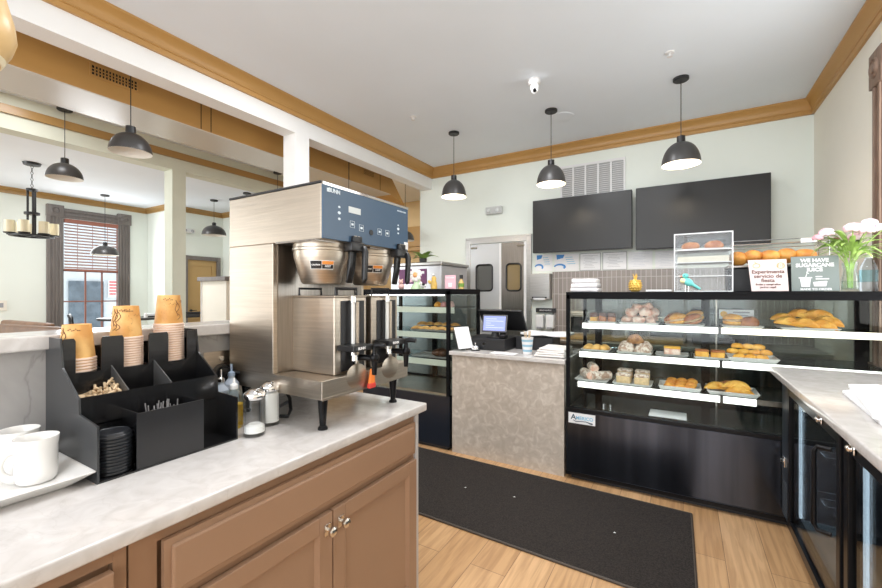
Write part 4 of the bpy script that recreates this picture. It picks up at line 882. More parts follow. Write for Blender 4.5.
# ------------------------------------------------------------------ carpet mat
tag(B().prism([(-2.9, 2.20), (0.056, 2.115), (0.044, 3.03), (-2.9, 3.10)], 'z', 0.001, 0.012, 0.003).build('floor_mat', rug_m), None)
fm = bpy.data.objects['floor_mat']; tag(fm, 'long dark charcoal carpet runner in front of the pastry cases', 'mat')
def edge(p, q): return B().tube([(p[0], p[1], 0.007), (q[0], q[1], 0.007)], 0.007, 8)
b = edge((-2.9, 2.20), (0.056, 2.115)); b.tube([(0.056, 2.115, .007), (0.044, 3.03, .007)], 0.007, 8).tube([(0.044, 3.03, .007), (-2.9, 3.10, .007)], 0.007, 8)
b.build('rubber_border', rug_edge, fm)
for i, (x, y) in enumerate(((-0.35, 2.55), (-1.0, 2.65), (-1.35, 2.6))):
    tag(B().prism([(x, y), (x+0.015, y+0.004), (x+0.006, y+0.014)], 'z', 0.0125, 0.0135).build('paper_scrap', paper), ['tiny white paper scrap on the mat nearest the right end', 'tiny white paper scrap near the middle of the mat', 'tiny white paper scrap on the mat left of its middle'][i], 'scrap')

# ------------------------------------------------------------------ small pastry case on the left
YF = 3.155
def case_frame(t, x0, x1, y0, y1, zb, zt, m=frame_bk, th=0.028, stiles=()):
    for (x, y) in ((x0, y0), (x1-th, y0), (x0, y1-th), (x1-th, y1-th)): B().box(x, x+th, y, y+th, zb, zt).build('post', m, t)
    B().box(x0, x1, y0, y1, zt, zt+0.022, 0.002).build('top', m, t)
    B().box(x0, x1, y0, y0+0.02, zt-0.03, zt).box(x0, x1, y1-0.02, y1, zt-0.03, zt).box(x0, x0+0.02, y0, y1, zt-0.03, zt).box(x1-0.02, x1, y0, y1, zt-0.03, zt).build('top_rail', m, t)
    B().box(x0+th, x1-th, y0+0.004, y0+0.010, zb, zt-0.03).build('front_glass', glass, t)
    B().box(x0+0.006, x0+0.012, y0+th, y1-th, zb, zt-0.03).build('side_glass', glass, t); B().box(x1-0.012, x1-0.006, y0+th, y1-th, zb, zt-0.03).build('side_glass', glass, t)
    b = B()
    for s in stiles: b.box(s, s+0.055, y1-0.03, y1-0.008, zb, zt-0.03)
    b.box(x0, x1, y1-0.03, y1-0.008, zb, zb+0.04)
    b.build('rear_door_frame', m, t)
    B().box(x0+th, x1-th, y1-0.006, y1-0.002, zb, zt-0.03).build('rear_glass', glass_d, t)
c2_ = thing('small_pastry_case', 'small black framed glass pastry case left of the stone counter', 'display case', (-2.25, 3.48, 0))
B().box(-2.80, -1.790, YF+0.005, 3.80, 0.03, 0.48, 0.003).build('base', mat('navy_black_panel', (0.012, 0.016, 0.025), 0.25), c2_)
B().box(-2.78, -1.81, YF+0.03, 3.78, 0, 0.03).build('plinth', black_mt, c2_)
case_frame(c2_, -2.80, -1.790, YF, 3.80, 0.48, 1.425, frame_bk, 0.03, (-2.35,))
pale_shelf = mat('pale_green_shelf', (0.62, 0.66, 0.58), 0.3)
for y0, z in ((3.33, 1.275), (3.30, 1.035), (3.27, 0.785)):
    s = B().box(-2.76, -1.83, y0, 3.76, z-0.012, z).build('glass_shelf', glass_d, c2_)
    B().box(-2.76, -1.83, y0-0.012, y0, z-0.055, z).build('light_rail', pale_shelf, s)
B().box(-2.78, -1.81, YF+0.03, 3.78, 0.48, 0.50).build('deck', steel, c2_)
B().box(-2.72, -1.86, YF+0.02, YF+0.035, 1.385, 1.395).build('glow_tube', tube_m, c2_)

# ------------------------------------------------------------------ stone register counter
sc = thing('register_counter', 'mottled stone clad service counter between the two pastry cases', 'counter', (-1.27, 3.5, 0))
B().box(-1.765, -0.785, YF+0.012, 3.85, 0.0, 0.862).build('stone_front', stone_m, sc)
B().box(-1.785, -0.772, YF-0.012, 3.90, 0.862, 0.895, 0.004).build('stone_top', counter_m, sc)
CTR = 0.896
dr = thing('cash_drawer', 'black metal cash drawer box on the stone counter', 'cash drawer', (-1.55, 3.55, CTR))
dd = B().box(-1.735, -1.345, 3.36, 3.74, CTR, CTR+0.105, 0.004).build('drawer_case', black_mt, dr)
B().box(-1.725, -1.355, 3.354, 3.361, CTR+0.012, CTR+0.09, 0.002).build('drawer_front', black_pl, dr)
B().cyl((-1.54, 3.353, CTR+0.055), (-1.54, 3.349, CTR+0.055), 0.009, seg=14).build('lock', chrome, dr)
tb = thing('payment_tablet', 'small customer payment tablet with pale blue screen on the cash drawer', 'tablet', (-1.50, 3.43, CTR+0.105))
M = Matrix.Translation((-1.475, 3.44, CTR+0.235)) @ Matrix.Rotation(R(4), 4, 'Z') @ Matrix.Rotation(R(-14), 4, 'X')
B().box(-0.118, 0.118, -0.008, 0.008, -0.08, 0.08, 0.006).xf(M).build('tablet_body', mat('slate_grey_plastic', (0.10, 0.10, 0.11), 0.35), tb)
sc_ = B().box(-0.103, 0.103, -0.0095, -0.0078, -0.066, 0.066).xf(M).build('screen', mat('lit_blue_screen', (0.20, 0.24, 0.52), 0.3, emit=0.55), tb)
b = B()
for k in range(5): b.box(-0.08, 0.02+0.07*math.sin(k*2), -0.0102, -0.0094, 0.04-k*0.02, 0.043-k*0.02)
b.xf(M).build('screen_lines', mat('screen_white', (0.55, 0.58, 0.75), 0.3, emit=0.5), sc_)
B().cyl((-1.475, 3.455, CTR+0.105), (-1.475, 3.455, CTR+0.165), 0.045, 0.03, 20).box(-1.54, -1.41, 3.40, 3.52, CTR+0.105, CTR+0.117, 0.004).build('stand', black_pl, tb, True)
tm = thing('register_monitor', 'tilted black register monitor seen from behind on the stone counter', 'monitor', (-1.50, 3.68, CTR))
M = Matrix.Translation((-1.49, 3.66, CTR+0.255)) @ Matrix.Rotation(R(38), 4, 'X')
B().box(-0.215, 0.225, -0.012, 0.012, -0.125, 0.125, 0.008).xf(M).build('screen_back', black_pl, tm)
B().cyl((-1.49, 3.67, CTR+0.106), (-1.49, 3.66, CTR+0.24), 0.03, seg=16).build('stand', black_pl, tm, True)
cr_ = thing('card_reader', 'small black card reader beside the payment tablet', 'card reader', (-1.385, 3.44, CTR+0.105))
B().box(-1.41, -1.355, 3.38, 3.47, CTR+0.106, CTR+0.135, 0.008).build('reader_body', black_gl, cr_); B().box(-1.402, -1.363, 3.388, 3.43, CTR+0.1345, CTR+0.137).build('keypad', mat('dark_grey_keys', (0.08, 0.08, 0.09), 0.5), cr_)
pr_ = thing('receipt_printer', 'black receipt printer right of the cash drawer on the stone counter', 'printer', (-1.14, 3.66, CTR))
B().box(-1.33, -0.985, 3.58, 3.84, CTR, CTR+0.115, 0.010).build('printer_body', black_mt, pr_)
B().box(-1.28, -1.05, 3.60, 3.80, CTR+0.115, CTR+0.128, 0.004).build('lid', black_pl, pr_)
cl = B(); cl.box(-1.28, -0.86, 3.56, 3.86, CTR+0.130, CTR+0.152, 0.008); cl.bm.verts.ensure_lookup_table()
bmesh.ops.subdivide_edges(cl.bm, edges=cl.bm.edges[:], cuts=3, use_grid_fill=True); cl.noisy(0.012, 9)
tag(cl.build('folded_cloth', paper, None, True), 'crumpled white cloth lying on top of the receipt printer', 'cloth')
bl_ = thing('service_bell', 'chrome service bell on black base in front of the cash drawer', 'bell', (-1.60, 3.32, CTR))
B().lathe([(0, 0), (0.042, 0), (0.044, 0.008), (0, 0.010)], (-1.60, 3.30, CTR), 28).build('bell_base', black_pl, bl_, True)
B().lathe([(0.038, 0.012), (0.037, 0.02), (0.028, 0.038), (0.012, 0.046), (0, 0.047)], (-1.60, 3.30, CTR), 28).build('dome', chrome, bl_, True)
B().cyl((-1.60, 3.30, CTR+0.045), (-1.60, 3.30, CTR+0.062), 0.004, seg=8).sph((-1.60, 3.30, CTR+0.063), 0.007, 10, 6).build('button', chrome, bl_, True)
mh = thing('menu_holder', 'tilted white card in clear holder at the left end of stone counter', 'card holder', (-1.72, 3.26, CTR))
M = Matrix.Translation((-1.705, 3.27, CTR+0.11)) @ Matrix.Rotation(R(68), 4, 'Z') @ Matrix.Rotation(R(-20), 4, 'X')
B().box(-0.085, 0.085, -0.002, 0.002, -0.10, 0.10).xf(M).build('card', paper, mh)
B().box(-0.088, 0.088, 0.002, 0.005, -0.104, 0.104).xf(M).box(-1.75, -1.67, 3.21, 3.34, CTR, CTR+0.004).build('acrylic_stand', acryl, mh)
scup = thing('striped_cup', 'pale blue striped paper cup on the stone counter', 'cup', (-1.13, 3.33, CTR))
B().lathe([(0, 0), (0.036, 0), (0.049, 0.135), (0.051, 0.138), (0.048, 0.14), (0.034, 0.005), (0, 0.005)], (-1.13, 3.33, CTR), 32).build('cup_wall', paper, scup, True)
b = B()
for k in range(3): z = 0.02+k*0.042; b.lathe([(0.0362+z*0.0963, z), (0.0366+(z+0.018)*0.0963, z+0.018)], (-1.13, 3.33, CTR), 32)
b.build('blue_stripes', mat('pale_blue_print', (0.30, 0.52, 0.66), 0.5), scup, True)
b = B()
for k in range(6): a = k*1.1; b.cyl((-1.13, 3.33, CTR+0.02), (-1.13+0.03*math.cos(a), 3.33+0.03*math.sin(a), CTR+0.19+0.01*math.sin(k*3)), 0.0028, seg=6)
b.build('wooden_sticks', wood_lt, scup)
for i in range(4):
    q = B().box(-1.04+0.01*i, -0.80, 3.22+0.01*i, 3.55-0.012*i, CTR+0.001+i*0.017, CTR+0.016+i*0.017, 0.006)
    bmesh.ops.subdivide_edges(q.bm, edges=q.bm.edges[:], cuts=2, use_grid_fill=True); q.noisy(0.006, 14, i)
    tag(q.build('folded_towel', mat('soft_white_towel', (0.80, 0.76, 0.73), 0.9)), 'soft white folded towel, %s of the pile on the stone counter' % from_top(3-i, 4), 'towel', 'folded towels on the stone counter')
tag(B().box(-1.42, -1.20, 3.19, 3.31, CTR+0.0005, CTR+0.002).build('paper_sheet', paper), 'flat white paper sheet on the stone counter before the cup', 'paper')

# ------------------------------------------------------------------ large pastry case
X0, X1, YB = -0.767, 1.062, 3.80
pc = thing('large_pastry_case', 'long black framed glass pastry case on black steel base', 'display case', (0.15, 3.48, 0))
B().box(X0, X1, YF+0.004, YB, 0.035, 0.515, 0.004).build('base', base_steel, pc)
B().box(X0+0.03, X1-0.03, YF+0.04, YB-0.03, 0, 0.035).build('plinth', black_mt, pc)
B().box(X0, X1, YF-0.004, YF+0.03, 0.515, 0.542, 0.003).build('front_ledge', black_gl, pc)
B().box(X0, X1, YF-0.002, YF+0.003, 0.035, 0.060).build('kick_rail', black_gl, pc)
case_frame(pc, X0, X1, YF, YB, 0.53, 1.393, frame_bk, 0.026, (-0.665, 0.12, 0.99))
B().box(X0+0.02, X1-0.02, YF+0.03, YB-0.03, 0.53, 0.545).build('deck', mat('polished_black_deck', (0.05, 0.05, 0.052), 0.12, 0.6), pc)
B().box(X0+0.03, X1-0.03, YF+0.035, YF+0.05, 1.368, 1.378).build('glow_tube', tube_m, pc)
B().box(-0.21, 0.02, YF+0.06, 3.40, 0.5455, 0.548).build('deck_liner', paper, pc)
SH = ((3.43, 1.165), (3.31, 0.950), (3.26, 0.725))
for k, (y0, z) in enumerate(SH):
    s = B().box(-0.715, 1.03, y0, 3.765, z-0.008, z).build('glass_shelf', glass_d, pc)
    B().box(-0.700, 0.208, y0-0.012, y0-0.001, z-0.040, z+0.002).build('light_rail', led_m, s)
    B().box(0.226, 1.02 if k < 2 else 0.40, y0-0.012, y0-0.001, z-0.040, z+0.002).build('light_rail', led_m if k else mat('warm_led_strip', (1.0, 0.90, 0.78), 0.4, emit=0.8), s)
    if k == 2: B().box(0.401, 1.02, y0-0.010, y0-0.001, z-0.030, z+0.002).build('dark_rail', steel_dark, s)
    B().box(0.205, 0.229, y0-0.006, y0+0.02, z-0.045, z+0.006).build('rail_bracket', black_mt, s)
B().box(0.212, 0.222, 3.745, 3.765, 0.54, 1.37).build('shelf_standard', steel_dark, pc)
# maker's plate
lb = B().box(-0.748, -0.556, YF-0.0005, YF+0.0035, 0.428, 0.506).build('maker_plate', paper, pc)
b = B().text('MERICO', 0.036, (-0.632, YF-0.001, 0.470), '-y', 0.0008, 0.0005, squash=0.95)
b.build('plate_lettering', ink_lblue, lb)
b = B().text('A', 0.055, (-0.712, YF-0.001, 0.474), '-y', 0.001, 0.0005)
b.tube([(-0.715, YF-0.001, 0.452), (-0.695, YF-0.001, 0.443), (-0.66, YF-0.001, 0.447), (-0.62, YF-0.001, 0.450), (-0.585, YF-0.001, 0.440)], [0.002, 0.003, 0.003, 0.003, 0.005], 6)
b.sph((-0.582, YF-0.001, 0.440), (0.010, 0.002, 0.006), 10, 6)
b.build('plate_emblem', mat('dark_navy_print', (0.03, 0.06, 0.09), 0.5), lb)

# ---- trays and baked goods
tray_m = mat('white_tray', (0.74, 0.73, 0.71), 0.35)
def tray(x0, x1, y0, y1, z, lb, grp='white trays in the pastry case', m=None, flare=0.012, h=0.016):
    t = B(); bm = t.bm; rings = []
    for g, zz in ((0, 0.001), (flare, h), (flare-0.003, h+0.001), (-0.002, 0.004)):
        rings.append([bm.verts.new(p) for p in ((x0-g, y0-g, z+zz), (x1+g, y0-g, z+zz), (x1+g, y1+g, z+zz), (x0-g, y1+g, z+zz))])
    bm.faces.new(rings[0][::-1]); bm.faces.new(rings[-1])
    for a, c in zip(rings, rings[1:]):
        for i in range(4): bm.faces.new((a[i], a[(i+1) % 4], c[(i+1) % 4], c[i]))
    return tag(t.build('pastry_tray', m or tray_m), lb, 'tray', grp)
def lump(r, amp, sc, seed, seg=22): return B().sph((0, 0, 0), r, seg, seg*2//3).noisy(amp, sc, seed)
def fin(o, M): o.matrix_world = M; return o
def T(x, y, z, rz=0, rx=0, ry=0): return Matrix.Translation((x, y, z)) @ Matrix.Rotation(R(rz), 4, 'Z') @ Matrix.Rotation(R(rx), 4, 'X') @ Matrix.Rotation(R(ry), 4, 'Y')

def empanada(x, y, z, L, label, grp, rz=0, rx=0, ry=0, m=pastry_y, thick=0.42):
    """half-moon turnover: puffy belly, thin pinched rim"""
    t = bmesh.new(); nu, nv = 20, 7; top = []; bot = []
    for sgn, store in ((1, top), (-1, bot)):
        for j in range(nv+1):
            q = j/nv; row = []
            for i in range(nu+1):
                a = PI*i/nu; rr = q*(1+0.02*math.sin(i*3.1)*(q > 0.9)); px_ = L/2*math.cos(a)*rr; py_ = L*0.42*math.sin(a)*rr
                hgt = L*0.20*thick/0.42*math.sqrt(max(0, 1-q**2.6))*(math.sin(a)**0.35 if 0 < a < PI else 0)*(0.35+0.65*q if q < .4 else 1)
                row.append(t.verts.new((px_, py_-L*0.18, sgn*hgt*(1 if sgn > 0 else 0.25)+(0.0015*math.sin(i*2.2) if j == nv else 0))))
            store.append(row)
    for store in (top, bot):
        for a_, b_ in zip(store, store[1:]):
            for i in range(nu): 
                try: t.faces.new((a_[i], a_[i+1], b_[i+1], b_[i]))
                except ValueError: pass
    bmesh.ops.remove_doubles(t, verts=t.verts[:], dist=0.0004)
    bmesh.ops.recalc_face_normals(t, faces=t.faces[:])
    b = B(); b._add(t, T(0, 0, 0)); b.noisy(0.003, 22, int(abs(x)*997) % 50)
    b.xf(T(x, y, z, rz, rx, ry)); return tag(b.build('turnover', m, None, True), label, 'pastry', grp)
def bun(x, y, z, rx_, ry_, h, label, grp, m=pastry_y, rz=0, kind='pastry_bun', cat='bun', tx=0):
    b = B().sph((0, 0, 0), (rx_, ry_, h), 20, 12)
    for v in b.bm.verts: v.co.z = max(v.co.z, -h*0.45)
    b.noisy(h*0.16, 28, int(abs(x*1009+y*77)) % 60); b.xf(T(x, y, z+h*0.45, rz, tx))
    return tag(b.build(kind, m, None, True), label, cat, grp)
def block(x, y, z, w_, d_, h_, label, grp, m_side, m_top, name='cake_slice', cat='cake', rz=0, rnd=0.010, tx=0, tt=0.72):
    t = thing(name, label, cat, (x, y, z), grp, R(rz)); t.rotation_euler[0] = R(tx)
    B().box(-w_/2, w_/2, -d_/2, d_/2, 0, h_*0.82, rnd, 3).noisy(0.003, 30, int(abs(x)*500)).build('sponge', m_side, t, True, world=False)
    b = B().box(-w_/2-0.001, w_/2+0.001, -d_/2-0.001, d_/2+0.001, h_*tt, h_, rnd*0.8, 3).noisy(0.003, 34, int(abs(x)*300)); b.build('topping', m_top, t, True, world=False)
    return t
def sandwich(x, y, z, w_, label, grp, rz=0, ry=0, m=pastry_o):
    t = thing('roll_sandwich', label, 'sandwich', (x, y, z), grp, R(rz)); t.rotation_euler[1] = R(ry)
    b = B().sph((0, 0, 0.036), (w_/2, 0.045, 0.026), 22, 12)
    for v in b.bm.verts: v.co.z = max(v.co.z, 0.034)
    b.noisy(0.004, 20, 3).build('top_half', m, t, True, world=False)
    b = B().sph((0, 0, 0.018), (w_/2*0.97, 0.044, 0.020), 22, 12)
    for v in b.bm.verts: v.co.z = min(v.co.z, 0.022)
    b.noisy(0.003, 20, 5).build('bottom_half', m, t, True, world=False)
    B().sph((0, 0, 0.028), (w_/2*0.99, 0.046, 0.008), 20, 8).noisy(0.004, 40, 2).build('filling', crumb_m, t, True, world=False)
    for c_ in t.children: c_.scale = (1.08, 1.0, 1.35)
    return t

z1, z2, z3 = SH[0][1], SH[1][1], SH[2][1]
g_t = 'white trays in the pastry case'
# top shelf
tray(-0.655, -0.462, 3.46, 3.62, z1, 'white tray of chocolate topped slices, top shelf left end')
for i in range(3):
    x = -0.622+i*0.064
    block(x, 3.53, z1+0.006, 0.058, 0.115, 0.080, 'chocolate topped custard slice, %s on the top shelf tray' % from_left(i, 3), 'chocolate slices', custard if i < 1 else pastry_o, choc_m, 'eclair_slice', 'pastry', rz=-6+5*i, tt=0.5)
tray(-0.420, -0.165, 3.45, 3.66, z1, 'white tray of pink meringues, top shelf')
pm = [(-0.375, 3.50, 0.03, 'lower front left'), (-0.295, 3.49, 0.03, 'lower front middle'), (-0.215, 3.50, 0.03, 'lower front right'), (-0.375, 3.59, 0.035, 'lower back left'), (-0.215, 3.59, 0.035, 'lower back right'), (-0.345, 3.53, 0.085, 'upper left'), (-0.26, 3.52, 0.09, 'upper middle'), (-0.20, 3.55, 0.085, 'upper right'), (-0.31, 3.56, 0.125, 'very top left'), (-0.245, 3.56, 0.128, 'very top right')]
for i, (x, y, dz, w_) in enumerate(pm):
    b = lump((0.046, 0.040, 0.032), 0.016, 24, i*3+1); b.xf(T(x, y, z1+dz+0.006, i*37))
    tag(b.build('meringue', pink_m, None, True), 'fluffy pink meringue, %s of the heap on the top shelf' % w_, 'meringue', 'pink meringues heaped on the top shelf')
tray(-0.105, 0.122, 3.46, 3.62, z1, 'pale tray under two sandwich rolls, top shelf centre', m=mat('grey_tray', (0.45, 0.45, 0.44), 0.35))
sandwich(-0.055, 3.53, z1+0.012, 0.13, 'toasted sandwich roll leaning left, left of the pair on the top shelf', 'toasted sandwich rolls', 38, -22)
sandwich(-0.030, 3.50, z1+0.010, 0.12, 'toasted sandwich roll in front of the leaning one on the top shelf', 'toasted sandwich rolls', 30, -10, pastry_y)
sandwich(0.068, 3.52, z1+0.010, 0.125, 'toasted sandwich roll right of the pair on the top shelf', 'toasted sandwich rolls', 32, -18, pastry_o)
sandwich(0.080, 3.575, z1+0.030, 0.12, 'toasted sandwich roll lying behind and above the right hand roll', 'toasted sandwich rolls', 25, -14, pastry_y)
tray(0.245, 0.455, 3.46, 3.64, z1, 'white tray under two glossy rolls, top shelf right of the divider')
sandwich(0.300, 3.53, z1+0.012, 0.115, 'glossy filled roll, left on the tray right of the shelf divider', 'glossy rolls', 8, 0, pastry_y)
bun(0.395, 3.53, z1+0.008, 0.058, 0.055, 0.048, 'round glossy brown bun, right on the tray right of the shelf divider', 'glossy rolls', pastry_o)
pc_ = thing('price_card', 'small white price card with yellow dot behind the glossy rolls', 'card', (0.33, 3.70, z1))
M = T(0.335, 3.69, z1+0.085, 0, -8)
B().box(-0.105, 0.105, -0.002, 0.002, -0.035, 0.035).xf(M).build('card', paper, pc_)
B().cyl((-0.075, -0.004, 0.0), (-0.075, -0.002, 0.0), 0.022, seg=20).xf(M).build('yellow_dot', custard, pc_)
b = B(); b.box(-0.02, 0.08, -0.0035, -0.002, 0.010, 0.020); b.box(0.0, 0.07, -0.0035, -0.002, -0.012, -0.004)
b.xf(M).build('print', ink_grey, pc_); B().box(0.30, 0.37, 3.695, 3.71, z1, z1+0.06).build('stand', acryl, pc_)
tray(0.565, 0.835, 3.46, 3.68, z1, 'white tray piled with large yellow turnovers, top shelf right')
em = [(0.60, 3.50, 0.045, -8, 'front left'), (0.70, 3.49, 0.040, -14, 'front middle'), (0.80, 3.49, 0.035, -20, 'front right'), (0.585, 3.57, 0.065, 0, 'back left'), (0.70, 3.58, 0.095, -6, 'back middle top'), (0.80, 3.56, 0.095, -16, 'topmost right'), (0.845, 3.52, 0.055, -28, 'right end')]
for i, (x, y, dz, rz, w_) in enumerate(em):
    empanada(0.600+(x-0.600)*0.82, y, z1+dz, 0.160, 'large yellow turnover, %s of the pile on the top shelf' % w_, 'large yellow turnovers', rz, 34, 12, thick=0.62)
# middle shelf
tray(-0.690, -0.500, 3.36, 3.53, z2, 'white tray of small yellow pastries, middle shelf left end')
for i, (x, y, w_) in enumerate(((-0.655, 3.40, 'front left'), (-0.595, 3.39, 'front middle'), (-0.535, 3.40, 'front right'), (-0.655, 3.47, 'back left'), (-0.595, 3.47, 'back middle'), (-0.535, 3.47, 'back right'))):
    bun(x, y, z2+0.006, 0.036, 0.036, 0.030, 'small yellow pastry, %s on the middle shelf left tray' % w_, 'small yellow pastries', mat('pale_gold_pastry', (0.85, 0.55, 0.20), 0.55, col2=(0.75, 0.40, 0.10), scale=20))
tray(-0.425, -0.205, 3.36, 3.55, z2, 'white tray of coconut dusted balls, middle shelf')
for i, (x, y, dz, w_) in enumerate(((-0.375, 3.42, 0, 'front left'), (-0.262, 3.42, 0, 'front right'), (-0.375, 3.50, 0.01, 'back left'), (-0.262, 3.50, 0.01, 'back right'), (-0.318, 3.47, 0.062, 'top'))):
    bun(x, y, z2+0.006+dz, 0.058, 0.050, 0.050, 'coconut dusted round cake, %s of the heap on the middle shelf' % w_, 'coconut dusted cakes', coco_m if i < 4 else crust_m, kind='coconut_cake', cat='cake')
tray(-0.165, 0.020, 3.36, 3.50, z2, 'small tray with one pale pink slice, middle shelf centre', m=MATS['grey_tray'])
block(-0.07, 3.43, z2+0.006, 0.105, 0.08, 0.062, 'pale pink frosted slice alone on its tray, middle shelf', 'pink slices', pink_m, custard, rz=3)
tray(0.075, 0.262, 3.35, 3.49, z2, 'white tray of brown fruit tarts, middle shelf beside the yellow buns')
for i, x in enumerate((0.112, 0.205)):
    block(x, 3.41, z2+0.006, 0.082, 0.08, 0.056, 'brown topped square tart, %s of two on the middle shelf' % ('left' if i == 0 else 'right'), 'brown square tarts', pastry_y, pastry_o, 'square_tart', 'tart', rnd=0.012)
tray(0.275, 0.510, 3.34, 3.52, z2, 'deep white tray heaped with yellow buns, middle shelf right', h=0.030, flare=0.02)
k = 0
for r_, (yy, dz, n, nm) in enumerate(((3.365, 0.018, 3, 'front row'), (3.43, 0.045, 4, 'middle row'), (3.49, 0.075, 3, 'back row'))):
    for i in range(n):
        bun(0.305+(i+0.5*(n == 3))*0.058-0.01, yy, z2+dz, 0.040, 0.028, 0.024, 'oval yellow bun, %s in the %s of the deep tray' % (from_left(i, n), nm), 'oval yellow buns', pastry_y, rz=10)
# bottom shelf
tray(-0.720, -0.500, 3.29, 3.48, z3, 'white tray of coconut rolls, bottom shelf left end')
def croll(x, y, z, L, r_, rz, lb):
    t = thing('coconut_roll', lb, 'cake roll', (x, y, z), 'coconut cake rolls', R(rz))
    B().cyl((0, -L/2, r_), (0, L/2, r_), r_, seg=24).noisy(0.003, 30, int(abs(x)*99)).build('roll', coco_m, t, True, world=False)
    B().cyl((0, -L/2-0.002, r_), (0, -L/2+0.002, r_), r_*0.85, seg=24).build('cut_face', pink_m, t, True, world=False)
croll(-0.655, 3.38, z3+0.006, 0.16, 0.036, 30, 'coconut dusted cake roll, front left on the bottom shelf tray')
croll(-0.555, 3.37, z3+0.006, 0.16, 0.034, -50, 'coconut dusted cake roll, lying slantwise right on the bottom shelf tray')
croll(-0.620, 3.42, z3+0.058, 0.13, 0.034, 20, 'coconut dusted cake roll, resting on top of the other rolls')
tray(-0.445, -0.205, 3.29, 3.48, z3, 'white tray of frosted coconut squares, bottom shelf')
for i, (x, y, dz, w_) in enumerate(((-0.385, 3.345, 0, 'front left'), (-0.265, 3.345, 0, 'front right'), (-0.385, 3.43, 0.02, 'back left'), (-0.265, 3.43, 0.02, 'back right'))):
    block(x, y, z3+0.006+dz, 0.100, 0.075, 0.075, 'tall coconut topped cake square, %s on the bottom shelf' % w_, 'coconut topped squares', crumb_m, coco_m, 'cake_square', 'cake', rz=4 if i % 2 else -6, rnd=0.014)
tray(-0.140, 0.095, 3.29, 3.48, z3, 'white tray of small golden patties, bottom shelf centre', h=0.028, flare=0.012)
for i in range(9):
    cx_, ry_ = i % 3, i//3
    bun(-0.085+cx_*0.062+0.008*ry_, 3.32+ry_*0.055, z3+0.010+ry_*0.012, 0.036, 0.030, 0.024, 'small golden patty, %s in the %s row of the bottom shelf tray' % (('left', 'middle', 'right')[cx_], ('front', 'middle', 'back')[ry_]), 'small golden patties', mat('orange_gold_pastry', (0.85, 0.42, 0.07), 0.5, col2=(0.62, 0.22, 0.03), scale=20))
tray(0.155, 0.405, 3.29, 3.50, z3, 'white tray of golden turnovers, bottom shelf right', h=0.028, flare=0.018)
for i, (x, y, dz, rz, w_) in enumerate(((0.32, 3.33, 0.020, -5, 'front right'), (0.31, 3.36, 0.050, -12, 'upper right'), (0.20, 3.40, 0.024, 14, 'back left'), (0.27, 3.44, 0.030, 0, 'back middle'))):
    empanada(x, y+0.01, z3+dz+0.006, 0.165, 'golden turnover, %s on the bottom shelf tray' % w_, 'golden turnovers on the bottom shelf', rz, 16, 0, pastry_y if i < 3 else pastry_o, 0.55)
for i, (x, y) in enumerate(((-0.52, 3.30), (-0.47, 3.30))):
    tag(B().lathe([(0, 0), (0.014, 0), (0.014, 0.02), (0, 0.022)], (x, y, 0.546), 16).build('shelf_foot', chrome, None, True), 'tiny chrome knob on the case deck, %s one' % ('left', 'right')[i], 'knob', 'chrome knobs on the deck')

# small case goods
for i, (x, m_) in enumerate(((-2.055, pastry_y), (-1.985, mat('rose_cake', (0.82, 0.38, 0.38), 0.6, var=0.3, scale=30)), (-1.905, mat('blush_cake', (0.85, 0.55, 0.52), 0.6, var=0.3, scale=30)))):
    bun(x, 3.40, 1.276, 0.034, 0.034, 0.036, ['yellow round cake', 'deep rose round cake', 'pale blush round cake'][i]+' on the upper shelf of the small case', 'round cakes in the small case', m_, kind='round_cake', cat='cake')
tray(-2.34, -1.89, 3.36, 3.58, 1.036, 'dark tray of flaky pastries in the small case', 'dark trays in the small case', MATS['grey_tray'])
for i in range(10):
    x = -2.30+(i % 5)*0.095; y = 3.41+(i//5)*0.09
    empanada(x, y, 1.062+(i//5)*0.035, 0.125, 'flaky golden pastry, %s in the %s row, small case middle shelf' % (from_left(i % 5, 5), ('front', 'back')[i//5]), 'flaky pastries in the small case', 15+7*i, 20, 0, mat('flaky_pastry', (0.85, 0.50, 0.16), 0.55, col2=(0.60, 0.28, 0.08), scale=22))
tray(-2.30, -1.93, 3.33, 3.56, 0.786, 'grey tray of dark glazed bread in the small case', 'dark trays in the small case', MATS['grey_tray'])
for i, x in enumerate((-2.05, -1.97)):
    b = B().sph((0, 0, 0), (0.05, 0.10, 0.04), 20, 12).noisy(0.006, 18, i); b.xf(T(x, 3.43, 0.830, -20))
    tag(b.build('dark_loaf', mat('dark_glaze', (0.10, 0.04, 0.02), 0.3, var=0.4, scale=20), None, True), 'dark glazed loaf, %s of two on the lower shelf of the small case' % ('left', 'right')[i], 'bread', 'dark glazed loaves')

# ------------------------------------------------------------------ right run: worktop over a glass door refrigerator
b = B(); b.box(0.449, 1.078, 0.55, 3.148, 0.925, 0.963, 0.006, 3)
tag(b.build('worktop', counter_m, None, True), 'pale quartz worktop above the glass door refrigerator at the right', 'worktop')
fr = thing('undercounter_refrigerator', 'black glass door refrigerator under the right worktop', 'refrigerator', (0.78, 2.0, 0))
b = B()
b.box(0.545, 1.06, 0.60, 3.135, 0.89, 0.922); b.box(0.545, 1.06, 0.60, 3.135, 0.09, 0.15); b.box(1.03, 1.06, 0.60, 3.135, 0.15, 0.89); b.box(0.545, 1.03, 2.955, 3.135, 0.15, 0.89); b.box(0.545, 1.03, 0.60, 0.66, 0.15, 0.89)
b.build('housing', black_mt, fr)
B().box(0.545, 0.60, 2.02, 2.06, 0.15, 0.89).build('centre_post', black_mt, fr)
B().box(1.02, 1.029, 0.66, 2.955, 0.15, 0.89).build('inner_liner', mat('pale_liner', (0.60, 0.63, 0.66), 0.4), fr)
for y in (0.69, 2.00, 2.08, 2.935): B().box(0.548, 0.560, y-0.008, y+0.008, 0.17, 0.87).build('glow_tube', mat('added_fridge_glow', (0.85, 0.92, 1.0), 0.4, emit=1.2), fr)  # glowing strips added behind the door stiles to brighten the dark interior
